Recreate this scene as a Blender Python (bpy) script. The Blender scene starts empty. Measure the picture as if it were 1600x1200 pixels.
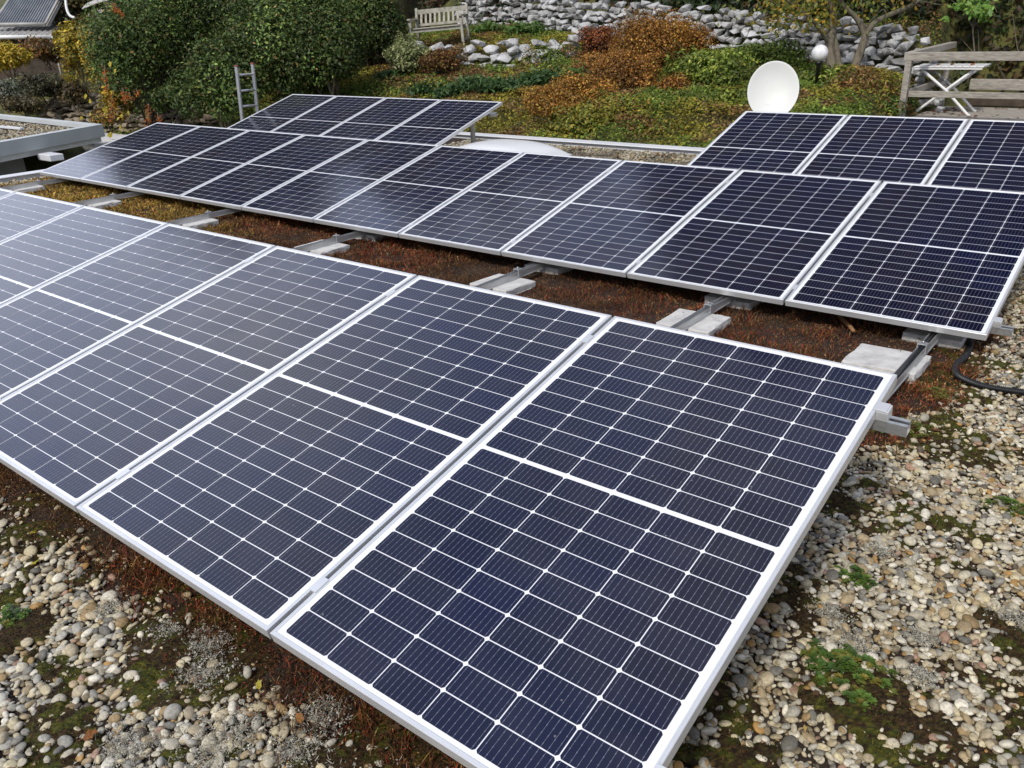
import bpy, bmesh, math, random
import numpy as np
from mathutils import Vector, Matrix
random.seed(7)
rng = np.random.default_rng(11)
R = math.radians
scene = bpy.context.scene
COL = scene.collection

# ------------------------------------------------------------------ camera
CAM_R = np.array([[0.785002, 0.618675, -0.031842],      # right
                  [-0.225623, 0.333394, 0.915392],      # up
                  [-0.576946, 0.711400, -0.401302]])    # forward
CAM = np.array([0.5523, -0.9324, 1.6773])
FPX = 1292.55                                            # focal length in pixels of a 1600 wide picture
cd = bpy.data.cameras.new('camera')
cam = bpy.data.objects.new('camera', cd)
COL.objects.link(cam)
cd.sensor_width = 36.0
cd.lens = FPX / 1600 * 36.0
cd.clip_start = 0.05
cd.clip_end = 500
mw = Matrix.Identity(4)
for i in range(3):
    mw[i][0], mw[i][1], mw[i][2], mw[i][3] = CAM_R[0][i], CAM_R[1][i], -CAM_R[2][i], CAM[i]
cam.matrix_world = mw
scene.camera = cam

# ------------------------------------------------------------------ light
SUN_EL, SUN_AZ = R(46), R(172)          # azimuth clockwise from +y (north): just east of south
sd = bpy.data.lights.new('sun', 'SUN')
sd.energy = 2.8
sd.angle = R(7)
sd.color = (1.0, 0.95, 0.88)
sun = bpy.data.objects.new('sun', sd)
COL.objects.link(sun)
sdir = Vector((math.sin(SUN_AZ) * math.cos(SUN_EL), math.cos(SUN_AZ) * math.cos(SUN_EL), math.sin(SUN_EL)))
sun.rotation_euler = sdir.to_track_quat('Z', 'Y').to_euler()
world = bpy.data.worlds.new('World')
scene.world = world
world.use_nodes = True
wn, wl = world.node_tree.nodes, world.node_tree.links
bg = wn['Background']
sky = wn.new('ShaderNodeTexSky')
sky.sky_type = 'NISHITA'
sky.sun_disc = False
sky.sun_elevation = SUN_EL
sky.sun_rotation = SUN_AZ
sky.dust_density = 4.0
tc = wn.new('ShaderNodeTexCoord')
cn = wn.new('ShaderNodeTexNoise')
cn.inputs['Scale'].default_value = 2.6
cn.inputs['Detail'].default_value = 5
cr = wn.new('ShaderNodeValToRGB')
cr.color_ramp.elements[0].position = 0.32
cr.color_ramp.elements[0].color = (3.4, 4.2, 6.8, 1)
cr.color_ramp.elements[1].position = 0.66
cr.color_ramp.elements[1].color = (7.2, 7.5, 8.4, 1)
cm = wn.new('ShaderNodeMixRGB')
cm.inputs['Fac'].default_value = 0.85
wl.new(tc.outputs['Generated'], cn.inputs['Vector'])
wl.new(cn.outputs['Fac'], cr.inputs['Fac'])
# a brighter bank of cloud low in the west-north-west
dp = wn.new('ShaderNodeVectorMath')
dp.operation = 'DOT_PRODUCT'
dp.inputs[1].default_value = Vector((-.93, .12, .30)).normalized()
wl.new(tc.outputs['Generated'], dp.inputs[0])
br = wn.new('ShaderNodeMapRange')
br.interpolation_type = 'SMOOTHSTEP'
br.inputs['From Min'].default_value = .80
br.inputs['From Max'].default_value = 1.0
br.inputs['To Min'].default_value = 1.0
br.inputs['To Max'].default_value = 2.25
wl.new(dp.outputs['Value'], br.inputs['Value'])
bm_ = wn.new('ShaderNodeVectorMath')
bm_.operation = 'SCALE'
wl.new(cr.outputs['Color'], bm_.inputs[0])
wl.new(br.outputs['Result'], bm_.inputs['Scale'])
wl.new(sky.outputs['Color'], cm.inputs['Color1'])
wl.new(bm_.outputs['Vector'], cm.inputs['Color2'])
wl.new(cm.outputs['Color'], bg.inputs['Color'])
bg.inputs['Strength'].default_value = 0.115
scene.view_settings.view_transform = 'Standard'
scene.view_settings.look = 'None'
scene.view_settings.gamma = 1
scene.view_settings.exposure = 0.0
scene.cycles.max_bounces = 6
scene.cycles.diffuse_bounces = 3
scene.cycles.glossy_bounces = 3
scene.cycles.transmission_bounces = 3
scene.cycles.transparent_max_bounces = 4


# ------------------------------------------------------------------ helpers
def at(px, py, depth):
    """a point at a distance in front of the place the photo was taken from"""
    d = np.array([(px - 800) / FPX, (600 - py) / FPX, 1.0]) @ CAM_R
    return CAM + d * depth


def proj(X):
    d = (np.asarray(X) - CAM) @ CAM_R.T
    return np.stack([800 + FPX * d[..., 0] / np.maximum(d[..., 2], .05), 600 - FPX * d[..., 1] / np.maximum(d[..., 2], .05), d[..., 2]], -1)


def seen(X, mx=420, my=260):
    q = proj(X)
    return (q[..., 2] > .3) & (q[..., 0] > -mx) & (q[..., 0] < 1600 + mx) & (q[..., 1] > -my) & (q[..., 1] < 1200 + my)


def sstep(a, b, x):
    t = np.clip((x - a) / (b - a), 0, 1)
    return t * t * (3 - 2 * t)


_lat = rng.random((256, 256))


def vnoise(x, y, s=1.0, ox=0.0):
    x = np.asarray(x, float) * s + 57.3 + ox
    y = np.asarray(y, float) * s + 91.7 + ox * 1.7
    xi, yi = np.floor(x).astype(int), np.floor(y).astype(int)
    fx, fy = x - xi, y - yi
    fx, fy = fx * fx * (3 - 2 * fx), fy * fy * (3 - 2 * fy)
    g = lambda a, b: _lat[a % 256, b % 256]
    return (g(xi, yi) * (1 - fx) + g(xi + 1, yi) * fx) * (1 - fy) + (g(xi, yi + 1) * (1 - fx) + g(xi + 1, yi + 1) * fx) * fy


def fbm(x, y, s=1.0, o=4, ox=0.0):
    t, a, n = 0, 1.0, 0
    for k in range(o):
        t = t + a * vnoise(x, y, s * 2 ** k, ox + 13.1 * k)
        n += a
        a *= .5
    return t / n


def terrain(x, y):
    x, y = np.asarray(x, float), np.asarray(y, float)
    yw = np.interp(x, [-20, -14.2, -9.6, -6.1, -3.5, 0], [16.3, 16.0, 15.3, 15.1, 14.5, 14.2])
    a = np.clip(y - 9.45, 0, None)
    aw = np.minimum(a, yw - 9.45)
    S = np.clip(.135 + (-3.5 - x) * .0155, .1, .27)
    z = -.06 + S * (aw + 1.0 * np.sin(np.pi * np.minimum(aw, 6) / 6))
    over = np.clip(y - yw - .3, 0, None)
    z = z + .55 * sstep(.0, .3, y - yw - .1) + .5 * np.minimum(over, 12) + .3 * np.clip(over - 12, 0, 30)
    dk = sstep(-3.3, -2.85, x) * (1 - sstep(15.7, 16.6, y))
    z = z * (1 - dk) + dk * .0
    # garden to the left of the building
    m = sstep(-14.6, -17.5, x)
    yl = np.interp(x, [-24, -19.3, -15.9, -14], [7.4, 8.06, 8.66, 9.0])
    zl = -.25 + .75 * sstep(0, .3, y - yl - .1) + .11 * np.clip(y - yl - .3, 0, 12) + .3 * np.clip(y - yl - 10, 0, 30)
    z = z * (1 - m) + m * zl
    z = np.where((y < 9.45) & (x > -14.6), -.35, z)
    inside = (x > -11.6) & (y < 9.3)
    return np.where(inside, -1.2, z)


def on_terrain(px, py, d0=11.0, d1=40.0):
    d = np.linspace(d0, d1, 1500)
    P = CAM + (np.array([(px - 800) / FPX, (600 - py) / FPX, 1.0]) @ CAM_R) * d[:, None]
    hit = np.nonzero(P[:, 2] < terrain(P[:, 0], P[:, 1]))[0]
    return P[hit[0]] if len(hit) else P[-1]


class MB:
    """collects simple shapes, builds one mesh object"""
    def __init__(self):
        self.v, self.f, self.m, self.s = [], [], [], []

    def add(self, vs, fs, mi=0, smooth=False):
        o = len(self.v)
        self.v += [tuple(map(float, p)) for p in vs]
        self.f += [tuple(o + i for i in f) for f in fs]
        self.m += [mi] * len(fs)
        self.s += [smooth] * len(fs)
        return self

    def box(self, lo, hi, mi=0, mat=None):
        (a, b, c), (d, e, f) = lo, hi
        vs = [(a, b, c), (d, b, c), (d, e, c), (a, e, c), (a, b, f), (d, b, f), (d, e, f), (a, e, f)]
        if mat is not None:
            vs = [tuple(mat @ Vector(p)) for p in vs]
        return self.add(vs, [(0, 3, 2, 1), (4, 5, 6, 7), (0, 1, 5, 4), (1, 2, 6, 5), (2, 3, 7, 6), (3, 0, 4, 7)], mi)

    def beam(self, p, q, w, h, up=(0, 0, 1), mi=0):
        p, q = Vector(p), Vector(q)
        d = (q - p)
        L = d.length
        d.normalize()
        s = d.cross(Vector(up))
        if s.length < 1e-4:
            s = d.cross(Vector((1, 0, 0)))
        s.normalize()
        u = s.cross(d)
        m = Matrix((s, d, u)).transposed().to_4x4()
        m.translation = p
        return self.box((-w / 2, 0, -h / 2), (w / 2, L, h / 2), mi, m)

    def tube(self, pts, rad, n=8, mi=0, cap=True):
        pts = [Vector(p) for p in pts]
        if not hasattr(rad, '__len__'):
            rad = [rad] * len(pts)
        vs, fs = [], []
        side = None
        for i, p in enumerate(pts):
            t = (pts[min(i + 1, len(pts) - 1)] - pts[max(i - 1, 0)]).normalized()
            if side is None:
                side = t.cross(Vector((0, 0, 1)))
                if side.length < .05:
                    side = t.cross(Vector((0, 1, 0)))
            side = (side - t * side.dot(t)).normalized()
            b = t.cross(side)
            for k in range(n):
                a = 2 * math.pi * k / n
                vs.append(p + (side * math.cos(a) + b * math.sin(a)) * rad[i])
        for i in range(len(pts) - 1):
            for k in range(n):
                k2 = (k + 1) % n
                fs.append((i * n + k, i * n + k2, (i + 1) * n + k2, (i + 1) * n + k))
        if cap:
            fs.append(tuple(range(n - 1, -1, -1)))
            fs.append(tuple((len(pts) - 1) * n + k for k in range(n)))
        return self.add(vs, fs, mi, True)

    def lathe(self, prof, n=32, mi=0, mat=None, sx=1, sy=1):
        vs, fs = [], []
        for r, z in prof:
            for k in range(n):
                a = 2 * math.pi * k / n
                p = Vector((r * math.cos(a) * sx, r * math.sin(a) * sy, z))
                vs.append(mat @ p if mat is not None else p)
        for i in range(len(prof) - 1):
            for k in range(n):
                k2 = (k + 1) % n
                fs.append((i * n + k, i * n + k2, (i + 1) * n + k2, (i + 1) * n + k))
        return self.add(vs, fs, mi, True)

    def build(self, name, mats, parent=None, bevel=0, local=False):
        me = bpy.data.meshes.new(name)
        v = self.v
        if parent is not None and not local:
            l = parent.location
            v = [(p[0] - l[0], p[1] - l[1], p[2] - l[2]) for p in v]
        me.from_pydata(v, [], self.f)
        for m in (mats if isinstance(mats, (list, tuple)) else [mats]):
            me.materials.append(m)
        me.polygons.foreach_set('material_index', self.m)
        me.polygons.foreach_set('use_smooth', self.s)
        me.update()
        o = bpy.data.objects.new(name, me)
        COL.objects.link(o)
        if parent is not None:
            o.parent = parent
        if bevel:
            b = o.modifiers.new('bevel', 'BEVEL')
            b.width = bevel
            b.segments = 2
            b.limit_method = 'ANGLE'
            b.angle_limit = R(40)
        return o


def np_mesh(name, V, F, mats, col=None, parent=None, smooth=False, midx=None):
    """V (n,3), F (m,k) numpy; fast mesh"""
    V = np.asarray(V, np.float32)
    if parent is not None:
        V = V - np.array(parent.location, np.float32)
    F = np.asarray(F, np.int32)
    me = bpy.data.meshes.new(name)
    me.vertices.add(len(V))
    me.vertices.foreach_set('co', V.ravel())
    k = F.shape[1]
    me.loops.add(F.size)
    me.loops.foreach_set('vertex_index', F.ravel())
    me.polygons.add(len(F))
    me.polygons.foreach_set('loop_start', np.arange(0, F.size, k, dtype=np.int32))
    me.polygons.foreach_set('loop_total', np.full(len(F), k, np.int32))
    if smooth:
        me.polygons.foreach_set('use_smooth', np.ones(len(F), bool))
    for m in (mats if isinstance(mats, (list, tuple)) else [mats]):
        me.materials.append(m)
    if midx is not None:
        me.polygons.foreach_set('material_index', np.asarray(midx, np.int32))
    me.update(calc_edges=True)
    if col is not None:
        ca = me.color_attributes.new('col', 'FLOAT_COLOR', 'POINT')
        c4 = np.ones((len(V), 4), np.float32)
        c4[:, :3] = col
        ca.data.foreach_set('color', c4.ravel())
    o = bpy.data.objects.new(name, me)
    COL.objects.link(o)
    if parent is not None:
        o.parent = parent
    return o


def tag(o, label=None, cat=None, group=None, kind=None):
    if label:
        o['label'] = label
    if cat:
        o['category'] = cat
    if group:
        o['group'] = group
    if kind:
        o['kind'] = kind
    return o


def thing(name, loc, label, cat, group=None):
    o = bpy.data.objects.new(name, None)
    o.empty_display_size = .1
    o.location = tuple(float(a) for a in loc)
    COL.objects.link(o)
    return tag(o, label, cat, group)


def copy_tree(o, parent=None):
    c = o.copy()
    COL.objects.link(c)
    if parent is not None:
        c.parent = parent
    for ch in [k for k in o.children]:
        copy_tree(ch, c)
    return c


# ------------------------------------------------------------------ materials
def new_mat(name):
    m = bpy.data.materials.new(name)
    m.use_nodes = True
    nt = m.node_tree
    return m, nt.nodes, nt.links, nt.nodes['Principled BSDF']


def noise_mat(name, cols, scale=8, rough=.7, metal=0, bump=0, detail=6, stretch=None, spec=None, bscale=None, pos=None, bdist=.01):
    m, n, l, b = new_mat(name)
    t = n.new('ShaderNodeTexCoord')
    src = t.outputs['Object']
    if stretch:
        mp = n.new('ShaderNodeMapping')
        mp.inputs['Scale'].default_value = stretch
        l.new(src, mp.inputs['Vector'])
        src = mp.outputs['Vector']
    nz = n.new('ShaderNodeTexNoise')
    nz.inputs['Scale'].default_value = scale
    nz.inputs['Detail'].default_value = detail
    l.new(src, nz.inputs['Vector'])
    r = n.new('ShaderNodeValToRGB')
    e = r.color_ramp.elements
    k = len(cols)
    pp = pos or [.3 + .4 * i / max(1, k - 1) for i in range(k)]
    while len(e) < k:
        e.new(.5)
    for i in range(k):
        e[i].position = pp[i]
        e[i].color = (*cols[i], 1)
    l.new(nz.outputs['Fac'], r.inputs['Fac'])
    l.new(r.outputs['Color'], b.inputs['Base Color'])
    b.inputs['Roughness'].default_value = rough
    b.inputs['Metallic'].default_value = metal
    if spec is not None:
        b.inputs['Specular IOR Level'].default_value = spec
    if bump:
        n2 = n.new('ShaderNodeTexNoise')
        n2.inputs['Scale'].default_value = bscale or scale * 4
        n2.inputs['Detail'].default_value = 6
        l.new(src, n2.inputs['Vector'])
        bp = n.new('ShaderNodeBump')
        bp.inputs['Strength'].default_value = bump
        bp.inputs['Distance'].default_value = bdist
        l.new(n2.outputs['Fac'], bp.inputs['Height'])
        l.new(bp.outputs['Normal'], b.inputs['Normal'])
    return m


def leaf_mat(name, rough=.5, trans=.25, spec=.3):
    m, n, l, b = new_mat(name)
    a = n.new('ShaderNodeVertexColor')
    a.layer_name = 'col'
    l.new(a.outputs['Color'], b.inputs['Base Color'])
    b.inputs['Roughness'].default_value = rough
    b.inputs['Specular IOR Level'].default_value = spec
    if trans:
        t = n.new('ShaderNodeBsdfTranslucent')
        l.new(a.outputs['Color'], t.inputs['Color'])
        mx = n.new('ShaderNodeMixShader')
        mx.inputs['Fac'].default_value = trans
        l.new(b.outputs['BSDF'], mx.inputs[1])
        l.new(t.outputs['BSDF'], mx.inputs[2])
        l.new(mx.outputs['Shader'], n['Material Output'].inputs['Surface'])
    return m


M = {}
M['alu'] = noise_mat('anodised_aluminium', [(.68, .69, .69), (.77, .78, .78)], 6, .42, .55, .04, bscale=150)
M['alu_rail'] = noise_mat('mill_aluminium', [(.48, .49, .49), (.66, .67, .67)], 9, .42, .75, .05, stretch=(6, 1, 6))
M['steel'] = noise_mat('steel_bolt', [(.28, .28, .29), (.42, .42, .43)], 60, .35, .9)
M['concrete'] = noise_mat('concrete_slab', [(.42, .41, .38), (.54, .53, .50), (.63, .62, .58)], 14, .85, 0, .5, bscale=90)
M['white_sheet'] = noise_mat('panel_backsheet', [(.74, .76, .78), (.80, .81, .83)], 4, .14, 0)
M['leaf'] = leaf_mat('leaf')
M['leaf_gloss'] = leaf_mat('glossy_leaf', .5, .2, .28)
M['dry'] = leaf_mat('dry_plant', .75, .15, .15)
M['pebble'] = None
M['bark'] = noise_mat('bark', [(.07, .055, .035), (.17, .14, .10), (.12, .13, .07)], 14, .9, 0, .8, stretch=(1, 1, .3), bscale=40, bdist=.02)
M['wood_grey'] = noise_mat('weathered_grey_wood', [(.20, .18, .15), (.33, .30, .255), (.42, .39, .33)], 10, .85, 0, .4, stretch=(1, 6, 6), bscale=40)
M['wood_bench'] = noise_mat('weathered_pale_teak', [(.23, .215, .17), (.36, .345, .285), (.45, .435, .37)], 14, .85, 0, .3)
M['stone'] = noise_mat('grey_wall_stone', [(.15, .145, .135), (.42, .42, .41), (.60, .605, .61)], 3.5, .9, 0, .9, bscale=26, bdist=.03)
M['tan_stone'] = noise_mat('tan_wall_stone', [(.16, .12, .08), (.30, .25, .18), (.40, .36, .29)], 4, .9, 0, .8, bscale=20, bdist=.03)
M['white_metal'] = noise_mat('white_painted_metal', [(.74, .74, .72), (.82, .82, .80)], 5, .4)
M['dish'] = noise_mat('cream_dish_paint', [(.64, .65, .61), (.68, .69, .65)], 3, .45)
M['black_plastic'] = noise_mat('black_plastic', [(.006, .006, .006), (.012, .012, .013)], 20, .42)
M['dome'] = noise_mat('opal_acrylic', [(.80, .81, .82), (.86, .87, .88)], 3, .22)
M['trim'] = noise_mat('light_metal_roof_trim', [(.70, .72, .74), (.80, .81, .82)], 3, .45, .1)
M['fascia'] = noise_mat('grey_metal_fascia', [(.52, .55, .55), (.60, .63, .62)], 3, .5, .1)
M['render_wall'] = noise_mat('pale_rendered_wall', [(.55, .54, .50), (.66, .65, .61)], 3, .85, 0, .2)
M['globe'] = noise_mat('opal_glass_globe', [(.80, .80, .80), (.86, .86, .86)], 3, .2)
M['corrugated'] = noise_mat('grey_corrugated_sheet', [(.34, .33, .31), (.50, .49, .46)], 5, .7)
M['dark_wood'] = noise_mat('dark_timber', [(.035, .025, .018), (.09, .065, .045)], 6, .85)
M['glass_pane'] = noise_mat('sky_grey_glass', [(.10, .13, .17), (.16, .19, .23)], 3, .12)
M['tube_glass'] = noise_mat('collector_tube', [(.16, .18, .21), (.26, .28, .31)], 3, .15)
M['stick'] = noise_mat('dry_stick', [(.20, .10, .04), (.34, .19, .08)], 30, .8, stretch=(4, 4, 1))
M['orange_plastic'] = noise_mat('red_brown_cap', [(.20, .06, .04), (.26, .09, .06)], 10, .6)


def pebble_material():
    m, n, l, b = new_mat('river_pebble')
    a = n.new('ShaderNodeVertexColor')
    a.layer_name = 'col'
    t = n.new('ShaderNodeTexCoord')
    nz = n.new('ShaderNodeTexNoise')
    nz.inputs['Scale'].default_value = 130
    nz.inputs['Detail'].default_value = 5
    l.new(t.outputs['Object'], nz.inputs['Vector'])
    r = n.new('ShaderNodeValToRGB')
    r.color_ramp.elements[0].position = .3
    r.color_ramp.elements[0].color = (.62, .60, .56, 1)
    r.color_ramp.elements[1].position = .62
    r.color_ramp.elements[1].color = (1.08, 1.06, 1.03, 1)
    l.new(nz.outputs['Fac'], r.inputs['Fac'])
    mx = n.new('ShaderNodeMixRGB')
    mx.blend_type = 'MULTIPLY'
    mx.inputs['Fac'].default_value = .9
    l.new(a.outputs['Color'], mx.inputs['Color1'])
    l.new(r.outputs['Color'], mx.inputs['Color2'])
    l.new(mx.outputs['Color'], b.inputs['Base Color'])
    b.inputs['Roughness'].default_value = .62
    b.inputs['Specular IOR Level'].default_value = .35
    return m


M['pebble'] = pebble_material()


def cell_material():
    """dark blue half-cut silicon under glass, nine thin bus bars and faint fingers; UV runs 0..1 over each cell"""
    m, n, l, b = new_mat('silicon_cells')

    def math_(op, a, bb=None, c=None):
        x = n.new('ShaderNodeMath')
        x.operation = op
        for i, v in enumerate((a, bb, c)):
            if v is None:
                continue
            if isinstance(v, (int, float)):
                x.inputs[i].default_value = v
            else:
                l.new(v, x.inputs[i])
        return x.outputs[0]
    uv = n.new('ShaderNodeUVMap')
    uv.uv_map = 'cell'
    sp = n.new('ShaderNodeSeparateXYZ')
    l.new(uv.outputs['UV'], sp.inputs['Vector'])
    u = math_('MULTIPLY', sp.outputs['X'], 9.0)
    fr = math_('FRACT', u)
    d = math_('ABSOLUTE', math_('SUBTRACT', fr, .5))
    bus = math_('LESS_THAN', d, .026)
    # solder pads: brighter, wider dots along each bar
    vv = math_('FRACT', math_('MULTIPLY', sp.outputs['Y'], 4.0))
    pad = math_('MULTIPLY', math_('LESS_THAN', d, .055), math_('LESS_THAN', math_('ABSOLUTE', math_('SUBTRACT', vv, .5)), .10))
    line = math_('MAXIMUM', bus, pad)
    a = n.new('ShaderNodeVertexColor')
    a.layer_name = 'col'
    oi = n.new('ShaderNodeObjectInfo')
    hue = n.new('ShaderNodeMixRGB')
    hue.inputs['Color1'].default_value = (.0038, .0048, .020, 1)
    hue.inputs['Color2'].default_value = (.0050, .0048, .0195, 1)
    l.new(oi.outputs['Random'], hue.inputs['Fac'])
    tint = n.new('ShaderNodeMixRGB')
    tint.blend_type = 'MULTIPLY'
    tint.inputs['Fac'].default_value = 1
    l.new(hue.outputs['Color'], tint.inputs['Color1'])
    l.new(a.outputs['Color'], tint.inputs['Color2'])
    tcw = n.new('ShaderNodeTexCoord')
    geo = n.new('ShaderNodeNewGeometry')
    dn_ = n.new('ShaderNodeTexNoise')
    dn_.inputs['Scale'].default_value = 1.7
    dn_.inputs['Detail'].default_value = 2
    l.new(geo.outputs['Position'], dn_.inputs['Vector'])
    drr = n.new('ShaderNodeValToRGB')
    drr.color_ramp.elements[0].position = .40
    drr.color_ramp.elements[0].color = (.78, 1.0, 1.25, 1)
    drr.color_ramp.elements[1].position = .62
    drr.color_ramp.elements[1].color = (1.25, 1.0, .9, 1)
    l.new(dn_.outputs['Fac'], drr.inputs['Fac'])
    drift = n.new('ShaderNodeMixRGB')
    drift.blend_type = 'MULTIPLY'
    drift.inputs['Fac'].default_value = 1
    l.new(tint.outputs['Color'], drift.inputs['Color1'])
    l.new(drr.outputs['Color'], drift.inputs['Color2'])
    # sparse dried specks and a thin dust veil on the glass
    vor = n.new('ShaderNodeTexVoronoi')
    vor.inputs['Scale'].default_value = 26
    l.new(geo.outputs['Position'], vor.inputs['Vector'])
    spc = n.new('ShaderNodeSeparateColor')
    l.new(vor.outputs['Color'], spc.inputs['Color'])
    speck = math_('MULTIPLY', math_('LESS_THAN', vor.outputs['Distance'], math_('MULTIPLY', spc.outputs['Green'], .10)), math_('GREATER_THAN', spc.outputs['Red'], .80))
    dn2 = n.new('ShaderNodeTexNoise')
    dn2.inputs['Scale'].default_value = 7
    dn2.inputs['Detail'].default_value = 9
    l.new(geo.outputs['Position'], dn2.inputs['Vector'])
    veil = math_('MULTIPLY', math_('SUBTRACT', dn2.outputs['Fac'], .40), .06)
    dustf = math_('MAXIMUM', math_('MULTIPLY', speck, .28), math_('MAXIMUM', veil, 0.0))
    dust = n.new('ShaderNodeMixRGB')
    l.new(dustf, dust.inputs['Fac'])
    l.new(drift.outputs['Color'], dust.inputs['Color1'])
    dust.inputs['Color2'].default_value = (.42, .42, .40, 1)
    tint = dust
    mx = n.new('ShaderNodeMixRGB')
    l.new(line, mx.inputs['Fac'])
    l.new(tint.outputs['Color'], mx.inputs['Color1'])
    mx.inputs['Color2'].default_value = (.15, .16, .20, 1)
    l.new(mx.outputs['Color'], b.inputs['Base Color'])
    b.inputs['Roughness'].default_value = .13
    b.inputs['IOR'].default_value = 1.48
    # faint dirt film over the glass
    t = n.new('ShaderNodeTexCoord')
    nz = n.new('ShaderNodeTexNoise')
    nz.inputs['Scale'].default_value = 3.0
    nz.inputs['Detail'].default_value = 8
    l.new(t.outputs['Object'], nz.inputs['Vector'])
    mr = n.new('ShaderNodeMapRange')
    mr.inputs['From Min'].default_value = .35
    mr.inputs['From Max'].default_value = .7
    mr.inputs['To Min'].default_value = .10
    mr.inputs['To Max'].default_value = .19
    l.new(nz.outputs['Fac'], mr.inputs['Value'])
    l.new(mr.outputs['Result'], b.inputs['Roughness'])
    return m


M['cells'] = cell_material()


def roof_soil_material():
    m, n, l, b = new_mat('mossy_roof_substrate')
    t = n.new('ShaderNodeTexCoord')
    n1 = n.new('ShaderNodeTexNoise')
    n1.inputs['Scale'].default_value = 3.5
    n1.inputs['Detail'].default_value = 8
    l.new(t.outputs['Object'], n1.inputs['Vector'])
    r = n.new('ShaderNodeValToRGB')
    e = r.color_ramp.elements
    e[0].position, e[0].color = .3, (.014, .009, .006, 1)
    e[1].position, e[1].color = .7, (.050, .036, .016, 1)
    k = e.new(.5)
    k.color = (.032, .019, .011, 1)
    l.new(n1.outputs['Fac'], r.inputs['Fac'])
    l.new(r.outputs['Color'], b.inputs['Base Color'])
    b.inputs['Roughness'].default_value = .95
    v = n.new('ShaderNodeTexNoise')
    v.inputs['Scale'].default_value = 90
    v.inputs['Detail'].default_value = 6
    l.new(t.outputs['Object'], v.inputs['Vector'])
    bp = n.new('ShaderNodeBump')
    bp.inputs['Strength'].default_value = 1
    bp.inputs['Distance'].default_value = .015
    l.new(v.outputs['Fac'], bp.inputs['Height'])
    l.new(bp.outputs['Normal'], b.inputs['Normal'])
    return m


M['soil'] = roof_soil_material()
M['hill'] = noise_mat('mossy_hillside_earth', [(.03, .022, .012), (.055, .06, .015), (.10, .10, .022), (.09, .055, .022)], 2.2, .95, 0, 1.0, detail=10, bscale=12, bdist=.06, pos=[.28, .45, .56, .72])

# ------------------------------------------------------------------ the setting: roof and hill
roof = MB()
roof.box((-11.2, -6, -.4), (5.5, 9.3, 0))
tag(roof.build('roof_ground', M['soil']), kind='structure')

gx = np.concatenate([np.linspace(-160, -26, 18), np.linspace(-25, 6, 140), np.linspace(8, 120, 18)])
gy = np.concatenate([np.linspace(-120, 1, 16), np.linspace(2, 34, 150), np.linspace(36, 160, 18)])
GX, GY = np.meshgrid(gx, gy)
GZ = terrain(GX, GY) + np.where(GY > 9.5, .10 * (fbm(GX, GY, 1.6) - .5) + .05 * (fbm(GX, GY, 6) - .5), 0)
nx, ny = len(gx), len(gy)
idx = np.arange(nx * ny).reshape(ny, nx)
F = np.stack([idx[:-1, :-1], idx[:-1, 1:], idx[1:, 1:], idx[1:, :-1]], -1).reshape(-1, 4)
tag(np_mesh('hillside', np.stack([GX, GY, GZ], -1).reshape(-1, 3), F, M['hill'], smooth=True), kind='structure')

# roof edge trims
tb = MB()
tb.box((-11.32, 9.24, -.3), (5.6, 9.42, .052))
tb.box((-11.32, 9.20, .055), (5.6, 9.44, .070))
tag(tb.build('roof_edge_trim', M['trim'], bevel=.006), 'long pale metal edge trim along the back of the gravel roof', 'roof trim')
tb = MB()
tb.box((-11.36, -6, -.4), (-11.2, 9.19, .05))
tb.box((-11.38, -6, .053), (-11.17, 9.19, .068))
tag(tb.build('roof_edge_trim', M['trim'], bevel=.006), 'pale metal edge trim along the left side of the roof beside the dark gap', 'roof trim')

# ------------------------------------------------------------------ solar panels
PITCH, PW, PL = 1.058, 1.044, 1.7362


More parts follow.
